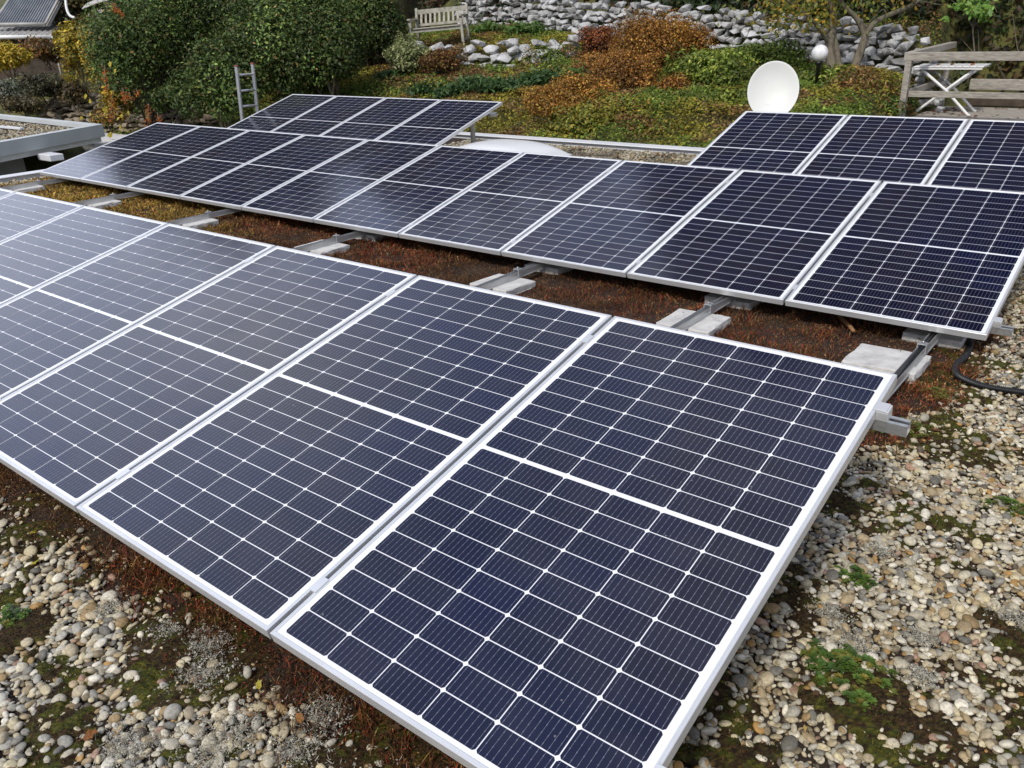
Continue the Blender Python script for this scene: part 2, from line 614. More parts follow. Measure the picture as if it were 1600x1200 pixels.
def panel_meshes():
    # frame: four mitred profiles. profile = (inset from the outer edge, height)
    prof = [(0, -.035), (0, -.0015), (.0015, 0), (.0045, 0), (.0052, -.0012), (.0065, -.0012), (.0072, 0), (.0112, 0), (.012, -.0008), (.012, -.003), (.012, -.030), (.030, -.032), (.030, -.035)]
    mb = MB()
    loops = []
    for ins, z in prof:
        loops.append([(ins, ins, z), (PW - ins, ins, z), (PW - ins, PL - ins, z), (ins, PL - ins, z)])
    vs = [p for lp in loops for p in lp]
    fs = []
    n = len(prof)
    for i in range(n):
        j = (i + 1) % n
        for k in range(4):
            k2 = (k + 1) % 4
            fs.append((i * 4 + k, i * 4 + k2, j * 4 + k2, j * 4 + k))
    mb.add(vs, fs)
    frame = mb
    # laminate: backsheet and the cells
    V, Fq, UV, CC, MI = [], [], [], [], []
    zb, zc = -.0032, -.0026
    V += [(.0115, .0115, zb), (PW - .0115, .0115, zb), (PW - .0115, PL - .0115, zb), (.0115, PL - .0115, zb)]
    Fq.append((0, 1, 2, 3))
    MI.append(0)
    UV += [(0, 0)] * 4
    CC += [(1, 1, 1)] * 4
    V += [(.0115, .0115, -.0075), (.0115, PL - .0115, -.0075), (PW - .0115, PL - .0115, -.0075), (PW - .0115, .0115, -.0075)]
    Fq.append((4, 5, 6, 7))
    MI.append(0)
    UV += [(0, 0)] * 4
    CC += [(1, 1, 1)] * 4
    mx, my, gap, mid = .032, .0255, .0032, .017
    cw = (PW - 2 * mx - 5 * gap) / 6
    ch = (PL - 2 * my - mid - 18 * gap) / 20
    c = .0058
    rr = random.Random(3)
    for j in range(20):
        y0 = my + j * (ch + gap) + (mid - gap if j >= 10 else 0)
        for i in range(6):
            x0 = mx + i * (cw + gap)
            o = len(V)
            pts = [(c, 0), (cw - c, 0), (cw, c), (cw, ch - c), (cw - c, ch), (c, ch), (0, ch - c), (0, c)]
            V += [(x0 + a, y0 + b, zc) for a, b in pts]
            Fq.append(tuple(range(o, o + 8)))
            MI.append(1)
            UV += [(a / cw, b / ch) for a, b in pts]
            t = rr.uniform(.88, 1.14)
            CC += [(t * rr.uniform(.94, 1.06), t * rr.uniform(.96, 1.04), t * rr.uniform(.95, 1.08))] * 8
    me = bpy.data.meshes.new('laminate')
    me.from_pydata(V, [], Fq)
    me.materials.append(M['white_sheet'])
    me.materials.append(M['cells'])
    me.polygons.foreach_set('material_index', MI)
    ul = me.uv_layers.new(name='cell')
    ul.data.foreach_set('uv', np.array([UV[lp.vertex_index] for lp in me.loops], np.float32).ravel())
    ca = me.color_attributes.new('col', 'FLOAT_COLOR', 'POINT')
    ca.data.foreach_set('color', np.array([(*k, 1) for k in CC], np.float32).ravel())
    me.update()
    return frame, me


ORD = ['rightmost', 'second from right', 'third from right', 'fourth from right', 'fifth from right', 'sixth from right', 'seventh from right', 'eighth from right', 'ninth from right', 'tenth from right']
frame_mb, lam_me = panel_meshes()
proto = thing('solar_panel', (0, 0, 0), 'solar panel', 'solar panel', 'solar panels on the gravel roof')
frame_mb.build('frame', M['alu'], proto, local=True)
lam = bpy.data.objects.new('cell_sheet', lam_me)
COL.objects.link(lam)
lam.parent = proto
rows = [dict(th=.2243, x=0.0, y=0.0, z=.23, ro=0.0), dict(th=.2420, x=-.0251, y=3.6068, z=.1505, ro=-.0016),
        dict(th=.2893, x=-3.1503, y=5.9598, z=.2541, ro=-.0017), dict(th=.2889, x=-6.3952, y=5.9794, z=.2539, ro=-.0016)]


def row_mat(r, lift=0.0):
    return Matrix.Translation((r['x'], r['y'], r['z'])) @ Matrix.Rotation(r['ro'], 4, 'Z') @ Matrix.Rotation(r['th'], 4, 'X')


used = False


def put_panel(r, i, label):
    global used
    o = copy_tree(proto) if used else proto
    used = True
    m = row_mat(r) @ Matrix.Translation((-(i + 1) * PITCH + .007, 0, 0))
    o.location = m.to_translation()
    o.rotation_euler = m.to_euler()
    o['label'] = label
    for ch in o.children:
        pass
    return o


for i in range(9):
    put_panel(rows[0], i, ('large front solar panel at the bottom right, rightmost of the front row' if i == 0 else f'solar panel {ORD[i]} in the front row nearest the camera'))
for i in range(10):
    put_panel(rows[1], i, ('leftmost solar panel of the long middle row, brightly reflecting' if i == 9 else f'solar panel {ORD[i]} in the long middle row'))
for k, s in enumerate(['leftmost panel of the far right row, in front of the satellite dish', 'middle panel of the far right row, below the white folding table', 'rightmost panel of the far right row, below the timber railing']):
    put_panel(rows[2], -1 - k, 'dark solar ' + s)
for k, s in enumerate(['rightmost panel of the far left row, beside the skylight dome', 'second panel from right in the far left row by the hedge', 'third panel from right in the far left row by the hedge', 'leftmost panel of the far left row, next to the ladder']):
    put_panel(rows[3], k, 'dark solar ' + s)

# ------------------------------------------------------------------ mounting: cross rails with clamps
def cross_rail(r, x0, x1, s, label, seams, ends):
    m = row_mat(r)
    rt = thing('cross_rail', m @ Vector((x0, s * PL, -.055)), label, 'mounting rail', 'cross rails under the solar panels')
    mb = MB()
    y = s * PL
    a, b = x0, x1
    for lo, hi in (((a, y - .019, -.076), (b, y + .019, -.073)), ((a, y - .019, -.073), (b, y - .016, -.0365)), ((a, y + .016, -.073), (b, y + .019, -.0365)),
                   ((a, y - .016, -.0395), (b, y - .007, -.0365)), ((a, y + .007, -.0395), (b, y + .016, -.0365))):
        mb.box(lo, hi, 0, m)
    mb.build('channel', M['alu_rail'], rt)
    for sx in seams:
        cb = MB()
        cb.box((sx - .0055, y - .026, -.030), (sx + .0055, y + .026, .0006), 0, m)
        cb.box((sx - .014, y - .026, .0008), (sx + .014, y + .026, .0030), 0, m)
        c = cb.build('mid_clamp', M['alu'], rt)
        bb = MB()
        bb.lathe([(.0, .0095), (.0035, .0095), (.0055, .0088), (.0055, .0031)], 12, 0, m @ Matrix.Translation((sx, y, 0)))
        bb.build('bolt', M['steel'], c)
    for ex, sg in ends:
        cb = MB()
        lo, hi = sorted((ex, ex + sg * .036))
        cb.box((lo, y - .022, -.036), (hi, y + .022, -.004), 0, m)
        l2, h2 = sorted((ex - sg * .008, ex + sg * .03))
        cb.box((l2, y - .022, .0012), (h2, y + .022, .0042), 0, m)
        cb.box((lo, y - .0218, -.004), (hi, y + .0218, .001), 0, m)
        c = cb.build('end_clamp', M['alu'], rt, bevel=.0015)
        bb = MB()
        bb.lathe([(.0, .0115), (.004, .0115), (.0065, .0105), (.0065, .0044)], 12, 0, m @ Matrix.Translation((ex + sg * .018, y, 0)))
        bb.build('bolt', M['steel'], c)
    return rt


seam9 = [-k * PITCH for k in range(1, 9)]
seam10 = [-k * PITCH for k in range(1, 10)]
cross_rail(rows[0], -9.55, .11, .105, 'cross rail under the lower edge of the front row of panels', seam9, [(-.0065, 1)])
cross_rail(rows[0], -9.55, .085, .893, 'cross rail under the upper edge of the front row, end sticking out at right', seam9, [(-.0065, 1)])
cross_rail(rows[1], -10.62, .085, .092, 'cross rail under the lower edge of the middle row, end sticking out', seam10, [(-.0065, 1)])
cross_rail(rows[1], -10.62, .085, .862, 'cross rail under the upper edge of the middle row', seam10, [(-.0065, 1)])
cross_rail(rows[2], -.05, 3.25, .12, 'cross rail under the lower edge of the far right row', [k * PITCH for k in (1, 2)], [])
cross_rail(rows[2], -.05, 3.25, .85, 'cross rail under the upper edge of the far right row', [k * PITCH for k in (1, 2)], [])
cross_rail(rows[3], -4.25, .06, .12, 'cross rail under the lower edge of the far left row', [-k * PITCH for k in (1, 2, 3)], [])
cross_rail(rows[3], -4.25, .08, .85, 'cross rail under the upper edge of the far left row, end showing', [-k * PITCH for k in (1, 2, 3)], [])

# base rails lying on the roof, with slabs as ballast
RX = [-.28, -1.46, -2.89, -4.78, -6.62, -8.41, -10.18]
NEAR = ['holding the black cable', 'between the two full concrete slabs right of the middle', 'third from the right in the sedum strip', 'in the middle of the sedum strip', 'fifth from the right among yellowish sedum', 'second from the left among yellow sedum', 'leftmost, by the left roof edge']


def base_rail(x, y0, y1, posts, label, group):
    rt = thing('base_rail', (x, (y0 + y1) / 2, .045), label, 'base rail', group)
    mb = MB()
    z0, z1, w = .058, .098, .038
    mb.box((x - w / 2, y0, z0), (x + w / 2, y1, z0 + .003))
    mb.box((x - w / 2, y0, z0 + .003), (x - w / 2 + .003, y1, z1))
    mb.box((x + w / 2 - .003, y0, z0 + .003), (x + w / 2, y1, z1))
    mb.box((x - w / 2 - .006, y0, z0 - .003), (x - w / 2, y1, z0))
    mb.box((x + w / 2, y0, z0 - .003), (x + w / 2 + .006, y1, z0))
    mb.build('channel', M['alu_rail'], rt)
    for (yy, zt) in posts:
        pb = MB()
        pb.box((x - w / 2 - .004, yy - .022, z0 + .006), (x - w / 2, yy + .022, zt))
        pb.box((x + w / 2, yy - .022, z0 + .006), (x + w / 2 + .004, yy + .022, zt))
        pb.box((x - w / 2 - .004, yy - .022, zt), (x + w / 2 + .004, yy + .022, zt + .004))
        pb.build('post', M['alu_rail'], rt, bevel=.001)
        if zt < .2:
            nb = MB()
            nb.tube([(x, yy, zt + .004), (x, yy, zt + .016)], .007, 6)
            nb.build('bolt', M['steel'], rt)
    return rt


def rail_z(r, s):
    return r['z'] + s * PL * math.sin(r['th']) - .080 * math.cos(r['th']), r['y'] + s * PL * math.cos(r['th']) + .06 * math.sin(r['th'])


pz = [rail_z(rows[0], .105), rail_z(rows[0], .893), rail_z(rows[1], .092), rail_z(rows[1], .862)]
for x, nm in zip(RX, NEAR):
    base_rail(x, .14, 5.35, [(pz[0][1], pz[0][0]), (pz[1][1], pz[1][0]), (pz[2][1], max(.106, pz[2][0])), (pz[3][1], pz[3][0])] + [(3.42, .110)],
              'aluminium base rail on the roof ' + nm, 'base rails crossing the sedum strip')
p3 = [rail_z(rows[3], .12), rail_z(rows[3], .85)]
for x, lb in ((-6.72, 'base rail with a tall post under the right end of the far left row'), (-8.4, 'base rail under the middle of the far left row'), (-10.2, 'base rail under the left end of the far left row')):
    base_rail(x, 5.75, 7.7, [(p3[0][1], p3[0][0]), (p3[1][1], p3[1][0])], lb, 'base rails of the far rows')
for x, lb in ((-2.8, 'base rail under the left end of the far right row'), (-1.4, 'base rail under the middle of the far right row'), (-.3, 'base rail under the right end of the far right row')):
    base_rail(x, 5.75, 7.7, [(p3[0][1], p3[0][0]), (p3[1][1], p3[1][0])], lb, 'base rails of the far rows')


def slab_shape(w, d, h, seed, chip=.010):
    bm = bmesh.new()
    bmesh.ops.create_cube(bm, size=1)
    bmesh.ops.scale(bm, verts=bm.verts, vec=(w, d, h))
    bmesh.ops.bevel(bm, geom=bm.edges[:], offset=chip, segments=2, affect='EDGES', profile=.6)
    bmesh.ops.subdivide_edges(bm, edges=[e for e in bm.edges if e.calc_length() > .08], cuts=4, use_grid_fill=True)
    r = random.Random(seed)
    for v in bm.verts:
        k = .0022
        if abs(v.co.z) > h / 2 - chip and (abs(v.co.x) > w / 2 - chip * 1.5 or abs(v.co.y) > d / 2 - chip * 1.5):
            k = .004
        v.co += Vector((r.uniform(-k, k), r.uniform(-k, k), r.uniform(-k, k) * .5))
    return bm


def slab(x, y, w, d, h, z, rz, label, seed):
    bm = slab_shape(w, d, h, seed)
    me = bpy.data.meshes.new('concrete_slab')
    bm.to_mesh(me)
    bm.free()
    me.materials.append(M['concrete'])
    o = bpy.data.objects.new('concrete_slab', me)
    COL.objects.link(o)
    o.location = (x, y, z + h / 2)
    o.rotation_euler = (R(random.uniform(-1.2, 1.2)), R(random.uniform(-1.5, 1.5)), rz)
    tag(o, label, 'concrete slab', 'concrete slabs holding down the base rails')


SL = ['rail with the black cable', 'second rail from the right', 'third rail from the right', 'fourth rail from the right', 'fifth rail from the right', 'sixth rail from the right', 'leftmost rail']
for k, x in enumerate(RX):
    slab(x - (.125 if k == 0 else .02), 3.27, (.35 if k == 0 else .33), .31, .052, .003, R((-1, 2, -2, 1, 0, 2, -1)[k]), f'pale concrete slab in the sedum strip under the {SL[k]}', k)
    if k in (0, 1, 2, 3):
        slab(x - .02, 3.86, .30, .3, .050, .003, R(1), f'shaded concrete slab below the middle row under the {SL[k]}', 40 + k)

# cable lying in the right hand rail
cb = MB()
cb.tube([(-.278 + .004 * math.sin(y * 5), y, .074 + .012 * math.sin(y * 3) ** 2) for y in np.linspace(1.2, 4.6, 30)], .0115, 8)
tag(cb.build('cable', M['black_plastic']), 'black cable lying in the aluminium base rail at right', 'cable')

# corrugated hose
hp = [(-.33, 4.35, .05), (-.22, 4.08, .035), (-.13, 3.82, .026), (-.105, 3.60, .024), (-.115, 3.44, .024), (-.085, 3.31, .024), (.0, 3.245, .024), (.10, 3.235, .024), (.22, 3.26, .024), (.40, 3.31, .024), (.7, 3.34, .024), (1.2, 3.3, .024)]


def spline(pts, n):
    pts = [np.array(p, float) for p in pts]
    P = [2 * pts[0] - pts[1]] + pts + [2 * pts[-1] - pts[-2]]
    out = []
    for i in range(1, len(P) - 2):
        for t in np.linspace(0, 1, n, endpoint=False):
            a, b, c, d = P[i - 1:i + 3]
            out.append(.5 * ((2 * b) + (-a + c) * t + (2 * a - 5 * b + 4 * c - d) * t * t + (-a + 3 * b - 3 * c + d) * t ** 3))
    out.append(pts[-1])
    return out


sp = spline(hp, 60)
ac = np.concatenate([[0], np.cumsum([np.linalg.norm(sp[i + 1] - sp[i]) for i in range(len(sp) - 1)])])
nn = int(ac[-1] / .0022)
q = np.linspace(0, ac[-1], nn)
arr = np.array(sp)
pts = np.stack([np.interp(q, ac, arr[:, k]) for k in range(3)], -1)
rad = .0160 + .0026 * np.sign(np.sin(q / .0088 * 2 * np.pi)) * np.abs(np.sin(q / .0088 * 2 * np.pi)) ** .5
hb = MB()
hb.tube([tuple(p) for p in pts], list(rad), 14)
tag(hb.build('corrugated_hose', M['black_plastic']), 'black corrugated hose curving over the gravel at right', 'hose')

# ------------------------------------------------------------------ gravel
def ico(sub):
    bm = bmesh.new()
    bmesh.ops.create_icosphere(bm, subdivisions=sub, radius=1)
    v = np.array([p.co[:] for p in bm.verts])
    f = np.array([[p.index for p in fc.verts] for fc in bm.faces])
    bm.free()
    return v, f


ICO = {1: ico(1), 2: ico(2)}
PAL = np.array([[.44, .42, .36], [.54, .53, .49], [.38, .34, .26], [.33, .27, .18], [.27, .20, .11], [.32, .32, .305], [.22, .22, .21], [.14, .14, .135], [.30, .20, .16], [.56, .55, .52], [.38, .36, .31], [.34, .21, .08], [.10, .085, .07], [.46, .42, .31], [.20, .17, .12]])
PW_ = np.array([14, 9, 13, 10, 6, 9, 8, 4, 2.5, 6, 12, 2, 2.5, 9, 6])
PW_ = PW_ / PW_.sum()


def under_panel(x, y, inner=.25):
    a = (x < -inner * 1.7) & (x > -10) & (y > inner) & (y < 1.75 - .1)
    b = (x < -inner) & (x > -10.6) & (y > 3.62 + inner) & (y < 5.25)
    return a | b


def sedum_mask(x, y):
    """1 where plants cover the roof instead of gravel"""
    e = .22 * (fbm(x, y, 4.5) - .5) + .10 * (fbm(x, y, 13) - .5)
    m1 = sstep(-.10, .12, y + e + .05) * sstep(.10, -.12, x + 1.1 * e + np.where(y < 2.0, .42, np.where(y < 2.5, .42 - .76 * (y - 2.0), .04))) * sstep(4.6, 4.2, y)
    m1 = m1 * sstep(-10.95, -10.6, x + e)
    return m1


def moss_mask(x, y):
    d = np.minimum(np.abs(np.where(x < .1, y + .08, 9)), np.abs(np.where((y > 0) & (y < 5), x + np.clip(.25 - .1 * y, 0, .25), 9)))
    near = np.exp(-(d / .30) ** 2)
    n = .55 * fbm(x, y, 3.0, 4, 31.0) + .45 * fbm(x, y, 8.5, 3, 37.0)
    return sstep(.535, .60, n + .08 * near - .02 - .07 * sstep(.15, .45, x) * sstep(1.35, .9, y))


OUTSIDE = False          # True while the gravel beyond the edges of the picture is laid, coarser


def scatter_pebbles(x0, x1, y0, y1, pitch, layer, sub, size, name=None):
    nxp, nyp = int((x1 - x0) / pitch), int((y1 - y0) / pitch)
    X, Y = np.meshgrid(np.arange(nxp), np.arange(nyp))
    x = x0 + (X + .5 * (Y % 2) + rng.uniform(-.36, .36, X.shape)) * pitch
    y = y0 + (Y + rng.uniform(-.36, .36, X.shape)) * pitch
    x, y = x.ravel(), y.ravel()
    inside = seen(np.stack([x, y, np.zeros_like(x)], -1))
    ok = (~inside if OUTSIDE else inside) & ~under_panel(x, y)
    x, y = x[ok], y[ok]
    sm = sedum_mask(x, y)
    mm = moss_mask(x, y)
    keep = rng.random(len(x)) > np.clip(sm * 1.05, 0, 1) * .985
    keep &= rng.random(len(x)) > mm * (.52 if layer == 0 else .74)
    x, y, mm = x[keep], y[keep], mm[keep]
    n = len(x)
    s = size * rng.lognormal(0, .33, n)
    s = np.clip(s, size * .45, size * 2.1)
    return x, y, s, mm


def build_pebbles(x, y, z, s, sub, cols):
    v0, f0 = ICO[sub]
    n = len(x)
    nv = len(v0)
    ax = np.stack([np.ones(n), rng.uniform(.46, .92, n), rng.uniform(.28, .60, n)], -1) * s[:, None]
    # each pebble is deformed by a few random bumps
    V = np.repeat(v0[None], n, 0)
    for k in range(3):
        d = rng.normal(size=(n, 3))
        d /= np.linalg.norm(d, axis=1, keepdims=True)
        amp = rng.uniform(-.34, .26, n)
        dot = np.einsum('nvk,nk->nv', np.repeat(v0[None], n, 0), d)
        V = V * (1 + amp[:, None] * np.clip(dot, 0, 1) ** 2)[..., None]
    V = V * ax[:, None, :]
    tilt = rng.normal(0, .30, (n, 2))
    cx, sx = np.cos(tilt[:, 0]), np.sin(tilt[:, 0])
    y1 = V[..., 1] * cx[:, None] - V[..., 2] * sx[:, None]
    z1 = V[..., 1] * sx[:, None] + V[..., 2] * cx[:, None]
    cy, sy = np.cos(tilt[:, 1]), np.sin(tilt[:, 1])
    x1 = V[..., 0] * cy[:, None] + z1 * sy[:, None]
    z2 = -V[..., 0] * sy[:, None] + z1 * cy[:, None]
    a = rng.uniform(0, 2 * np.pi, n)
    ca, sa = np.cos(a), np.sin(a)
    X = x1 * ca[:, None] - y1 * sa[:, None] + x[:, None]
    Y = x1 * sa[:, None] + y1 * ca[:, None] + y[:, None]
    Z = z2 + z[:, None]
    F = (f0[None] + (np.arange(n) * nv)[:, None, None]).reshape(-1, 3)
    C = np.repeat(cols, nv, 0)
    return np.stack([X, Y, Z], -1).reshape(-1, 3), F, C


def peb_cols(n, x, y):
    k = rng.choice(len(PAL), n, p=PW_)
    c = PAL[k] * rng.uniform(.78, 1.12, (n, 1))
    warm = (fbm(x, y, 1.3, 3, 77) - .5)[:, None]
    c = c * (1 + warm * np.array([.10, .02, -.22]))
    return np.clip(c * np.array([1.20, 1.145, .985]), .02, .78)


def gravel_patch(x0, x1, y0, y1, pitch, size, sub, layers=2):
    out = []
    for ly in range(layers):
        x, y, s, mm = scatter_pebbles(x0, x1, y0, y1, pitch * (1 if ly == 0 else 1.28), ly, sub, size * (1.0 if ly == 0 else 1.06))
        z = s * .30 + rng.uniform(-.003, .003, len(x)) + (0 if ly == 0 else size * .62) + mm * rng.uniform(-.004, .007, len(x))
        out.append(build_pebbles(x, y, z, s, sub, peb_cols(len(x), x, y)))
    return out


def rand_xy(n, x0, x1, y0, y1):
    return rng.uniform(x0, x1, n), rng.uniform(y0, y1, n)


parts = []
parts += gravel_patch(-4.2, .6, -1.6, .25, .0208, .0122, 2)
parts += gravel_patch(-.6, 2.2, .25, 3.0, .0208, .0122, 2)
parts += gravel_patch(-.25, 2.6, 3.0, 6.2, .0235, .0132, 1)
far_ = gravel_patch(-8.2, 2.6, 6.2, 9.2, .032, .017, 1, 2)
parts += [(v_, f_, c_ * np.where(vnoise(v_[:, 0], v_[:, 1], 3.5, 2) > .5, .45, .85)[:, None]) for v_, f_, c_ in far_]
for (xa, xb, ya, yb, nn_) in ((-3.6, .7, -1.5, .3, 9000), (-.6, 1.9, .2, 4.5, 9000)):
    x, y = rand_xy(nn_, xa, xb, ya, yb)
    kk = seen(np.stack([x, y, x * 0], -1)) & ~under_panel(x, y) & (rng.random(nn_) > .9 * sedum_mask(x, y))
    x, y = x[kk], y[kk]
    sg = .0042 * rng.lognormal(0, .35, len(x))
    parts.append(build_pebbles(x, y, sg * .5 + .012 * moss_mask(x, y), sg, 1, peb_cols(len(x), x, y) * .8))
parts += gravel_patch(-11.15, -10.3, 1.5, 9.2, .036, .018, 1, 1)
OUTSIDE = True
parts += gravel_patch(-4.5, 3.8, -2.6, 8.5, .033, .0185, 1, 1)
OUTSIDE = False
off = 0
VV, FF, CCs = [], [], []
for v, f, c in parts:
    VV.append(v)
    FF.append(f + off)
    CCs.append(c)
    off += len(v)
tag(np_mesh('gravel', np.concatenate(VV), np.concatenate(FF), M['pebble'], np.concatenate(CCs), smooth=True), kind='stuff')
print('pebble verts', off)


# ------------------------------------------------------------------ low roof plants
def blades(P, length, width, col, lean=.6, tip=1.15, upbias=1.0):
    """thin curved triangles pairs growing from points"""
    n = len(P)
    a = rng.uniform(0, 2 * np.pi, n)
    d = np.stack([np.cos(a), np.sin(a), np.zeros(n)], -1)
    ln = np.abs(rng.normal(0, lean, n))[:, None]
    g = d * ln + np.array([0, 0, 1.0]) * upbias
    g /= np.linalg.norm(g, axis=1, keepdims=True)
    b = rng.uniform(0, 2 * np.pi, n)
    s = np.stack([np.cos(b), np.sin(b), rng.uniform(-.4, .4, n)], -1)
    s -= g * (s * g).sum(1, keepdims=True)
    s /= np.linalg.norm(s, axis=1, keepdims=True)
    L, W = length[:, None], width[:, None]
    mid = P + g * L * .55 + d * L * .10
    end = P + g * L + d * L * .3
    V = np.stack([P - s * W * .5, P + s * W * .5, mid + s * W * .5, mid - s * W * .5, end], 1)
    k = np.arange(n)[:, None] * 5
    F3 = np.concatenate([k + np.array([[0, 1, 2]]), k + np.array([[0, 2, 3]]), k + np.array([[3, 2, 4]])], 0)
    c = np.stack([col * .75, col * .75, col, col, np.clip(col * tip, 0, 1)], 1)
    return V.reshape(-1, 3), F3, c.reshape(-1, 3)


def leaves(P, N, size, col, aspect=.5, fold=.18):
    n = len(P)
    N = N / np.maximum(np.linalg.norm(N, axis=1, keepdims=True), 1e-6)
    t = rng.normal(size=(n, 3))
    t -= N * (t * N).sum(1, keepdims=True)
    t /= np.maximum(np.linalg.norm(t, axis=1, keepdims=True), 1e-6)
    b = np.cross(N, t)
    s = size[:, None]
    asp = (aspect * rng.uniform(.8, 1.2, n))[:, None]
    V = np.stack([P - t * s, P + b * s * asp + N * s * fold, P + t * s, P - b * s * asp + N * s * fold], 1)
    k = np.arange(n)[:, None] * 4
    F = np.concatenate([k + np.array([[0, 1, 2]]), k + np.array([[0, 2, 3]])], 0)
    return V.reshape(-1, 3), F, np.repeat(col, 4, 0)


def merge(lst):
    o, V, F, C = 0, [], [], []
    for v, f, c in lst:
        V.append(v)
        F.append(f + o)
        C.append(c)
        o += len(v)
    return np.concatenate(V), np.concatenate(F), np.concatenate(C)


def pick(pal, w, n, var=.25):
    pal = np.array(pal, float)
    w = np.array(w, float)
    c = pal[rng.choice(len(pal), n, p=w / w.sum())]
    return np.clip(c * rng.lognormal(0, var, (n, 1)), .002, .9)


RED = [(.21, .050, .025), (.15, .050, .024), (.09, .045, .022), (.25, .095, .035), (.16, .11, .035), (.38, .28, .13), (.055, .03, .018), (.11, .11, .03)]
OCH = [(.30, .22, .05), (.22, .19, .045), (.38, .30, .09), (.17, .085, .03), (.15, .15, .035), (.24, .10, .04)]


def sedum_patch(n, x0, x1, y0, y1, lmin, lmax, wid, thr=.5):
    x, y = rand_xy(n, x0, x1, y0, y1)
    m = sedum_mask(x, y)
    ok = (rng.random(n) < m) & seen(np.stack([x, y, x * 0], -1)) & ~under_panel(x, y, .55)
    x, y = x[ok], y[ok]
    n = len(x)
    yel = sstep(.0, 1.0, (-x - 5.2) / 2.6 + 1.6 * (fbm(x, y, 1.3, 3, 5) - .5))
    red = sstep(.35, .65, fbm(x, y, 1.8, 3, 9))
    c1 = pick(RED, [4, 4, 4, 2.0, 1.2, .7, 4, .8], n)
    c2 = pick(OCH, [4, 3, 2, 1.5, 2, 1], n)
    c3 = pick([(.10, .052, .026), (.14, .08, .035), (.06, .036, .02), (.25, .17, .08)], [3, 3, 3, 1], n)
    c = np.where((rng.random(n) < red * .75)[:, None], c1, c3)
    c = np.where((rng.random(n) < yel)[:, None], c2, c)
    hgt = .35 + 1.5 * sstep(.3, .75, fbm(x, y, 6, 3, 3))
    c = c * (.55 + .9 * fbm(x, y, 2.6, 3, 15) * fbm(x, y, 11, 2, 16) * 2)[:, None] * np.array([1.14, .96, .88])
    L = rng.uniform(lmin, lmax, n) * hgt
    W = rng.uniform(.6, 1.3, n) * wid
    P = np.stack([x, y, rng.uniform(-.002, .012, n)], -1)
    out = [blades(P, L, W, c, .65)]
    # fleshy leaf tips
    k = rng.random(n) < .55
    Pt = P[k] + np.stack([rng.normal(0, .012, k.sum()), rng.normal(0, .012, k.sum()), L[k] * rng.uniform(.4, .95, k.sum())], -1)
    Nt = rng.normal(size=(k.sum(), 3)) * .7 + np.array([0, -.2, .9])
    out.append(leaves(Pt, Nt, rng.uniform(.6, 1.2, k.sum()) * wid * 1.5, np.clip(c[k] * 1.15, 0, 1), .55))
    return out


lst = []
lst += sedum_patch(56000, -3.6, .15, 1.7, 4.2, .010, .036, .0034)
lst += sedum_patch(36000, -7.2, -3.6, 2.2, 4.2, .012, .040, .005)
lst += sedum_patch(20000, -11.1, -7.2, 2.2, 4.3, .015, .05, .008)
lst += sedum_patch(70000, -4.2, .2, -.30, .62, .008, .028, .0024)
lst += sedum_patch(6000, -.5, .25, .1, 4.4, .010, .035, .0035)
v, f, c = merge(lst)
tag(np_mesh('sedum', v, f, M['dry'], c), kind='stuff')


def moss_h(x, y):
    m = moss_mask(x, y) * (1 - .75 * sedum_mask(x, y))
    return m, m * (.003 + .016 * sstep(.3, .75, fbm(x, y, 9, 3, 4))) + .006 * m * (vnoise(x, y, 75, 3) - .3) + .003 * m * vnoise(x, y, 150, 5)


def moss_col(x, y, n):
    g = np.clip(sstep(.44, .60, .6 * fbm(x, y, 6, 4, 21) + .4 * vnoise(x, y, 45, 8)) + rng.normal(0, .25, n), 0, 1)[:, None]
    return pick([(.075, .078, .013), (.13, .115, .016), (.045, .055, .012)], [3, 1.6, 3], n) * g + pick([(.045, .026, .013), (.085, .048, .020), (.024, .016, .010)], [3, 2, 3], n) * (1 - g)


def moss_patch(n, x0, x1, y0, y1, lmin, lmax, wid, step):
    gx_, gy_ = np.arange(x0, x1, step), np.arange(y0, y1, step)
    X, Y = np.meshgrid(gx_, gy_)
    m, h = moss_h(X, Y)
    ok = (m > .08) & seen(np.stack([X, Y, X * 0], -1), 250, 200) & ~under_panel(X, Y)
    idg = np.arange(X.size).reshape(X.shape)
    cell = ok[:-1, :-1] & ok[1:, :-1] & ok[:-1, 1:] & ok[1:, 1:]
    q = np.stack([idg[:-1, :-1][cell], idg[:-1, 1:][cell], idg[1:, 1:][cell], idg[1:, :-1][cell]], -1)
    us, inv = np.unique(q, return_inverse=True)
    q = inv.reshape(q.shape)
    V = np.stack([X.ravel()[us], Y.ravel()[us], h.ravel()[us] + .001 * rng.random(len(us))], -1)
    F = np.concatenate([q[:, [0, 1, 2]], q[:, [0, 2, 3]]], 0)
    c0 = moss_col(V[:, 0], V[:, 1], len(V)) * .8
    x, y = rand_xy(n, x0, x1, y0, y1)
    m, h = moss_h(x, y)
    ok = (rng.random(n) < m) & seen(np.stack([x, y, x * 0], -1), 250, 200) & ~under_panel(x, y)
    x, y, h = x[ok], y[ok], h[ok]
    n = len(x)
    return [(V, F, c0), blades(np.stack([x, y, h], -1), rng.uniform(lmin, lmax, n), rng.uniform(.7, 1.3, n) * wid, moss_col(x, y, n) * 1.1, .9)]


lst = []
lst += moss_patch(160000, -3.6, .7, -1.5, .25, .003, .010, .0022, .005)
lst += moss_patch(130000, -.6, 1.9, .2, 3.2, .004, .011, .0025, .006)
lst += moss_patch(40000, -.3, 2.2, 3.2, 6.2, .004, .009, .0035, .010)
v, f, c = merge(lst)
tag(np_mesh('moss', v, f, M['dry'], c), kind='stuff')

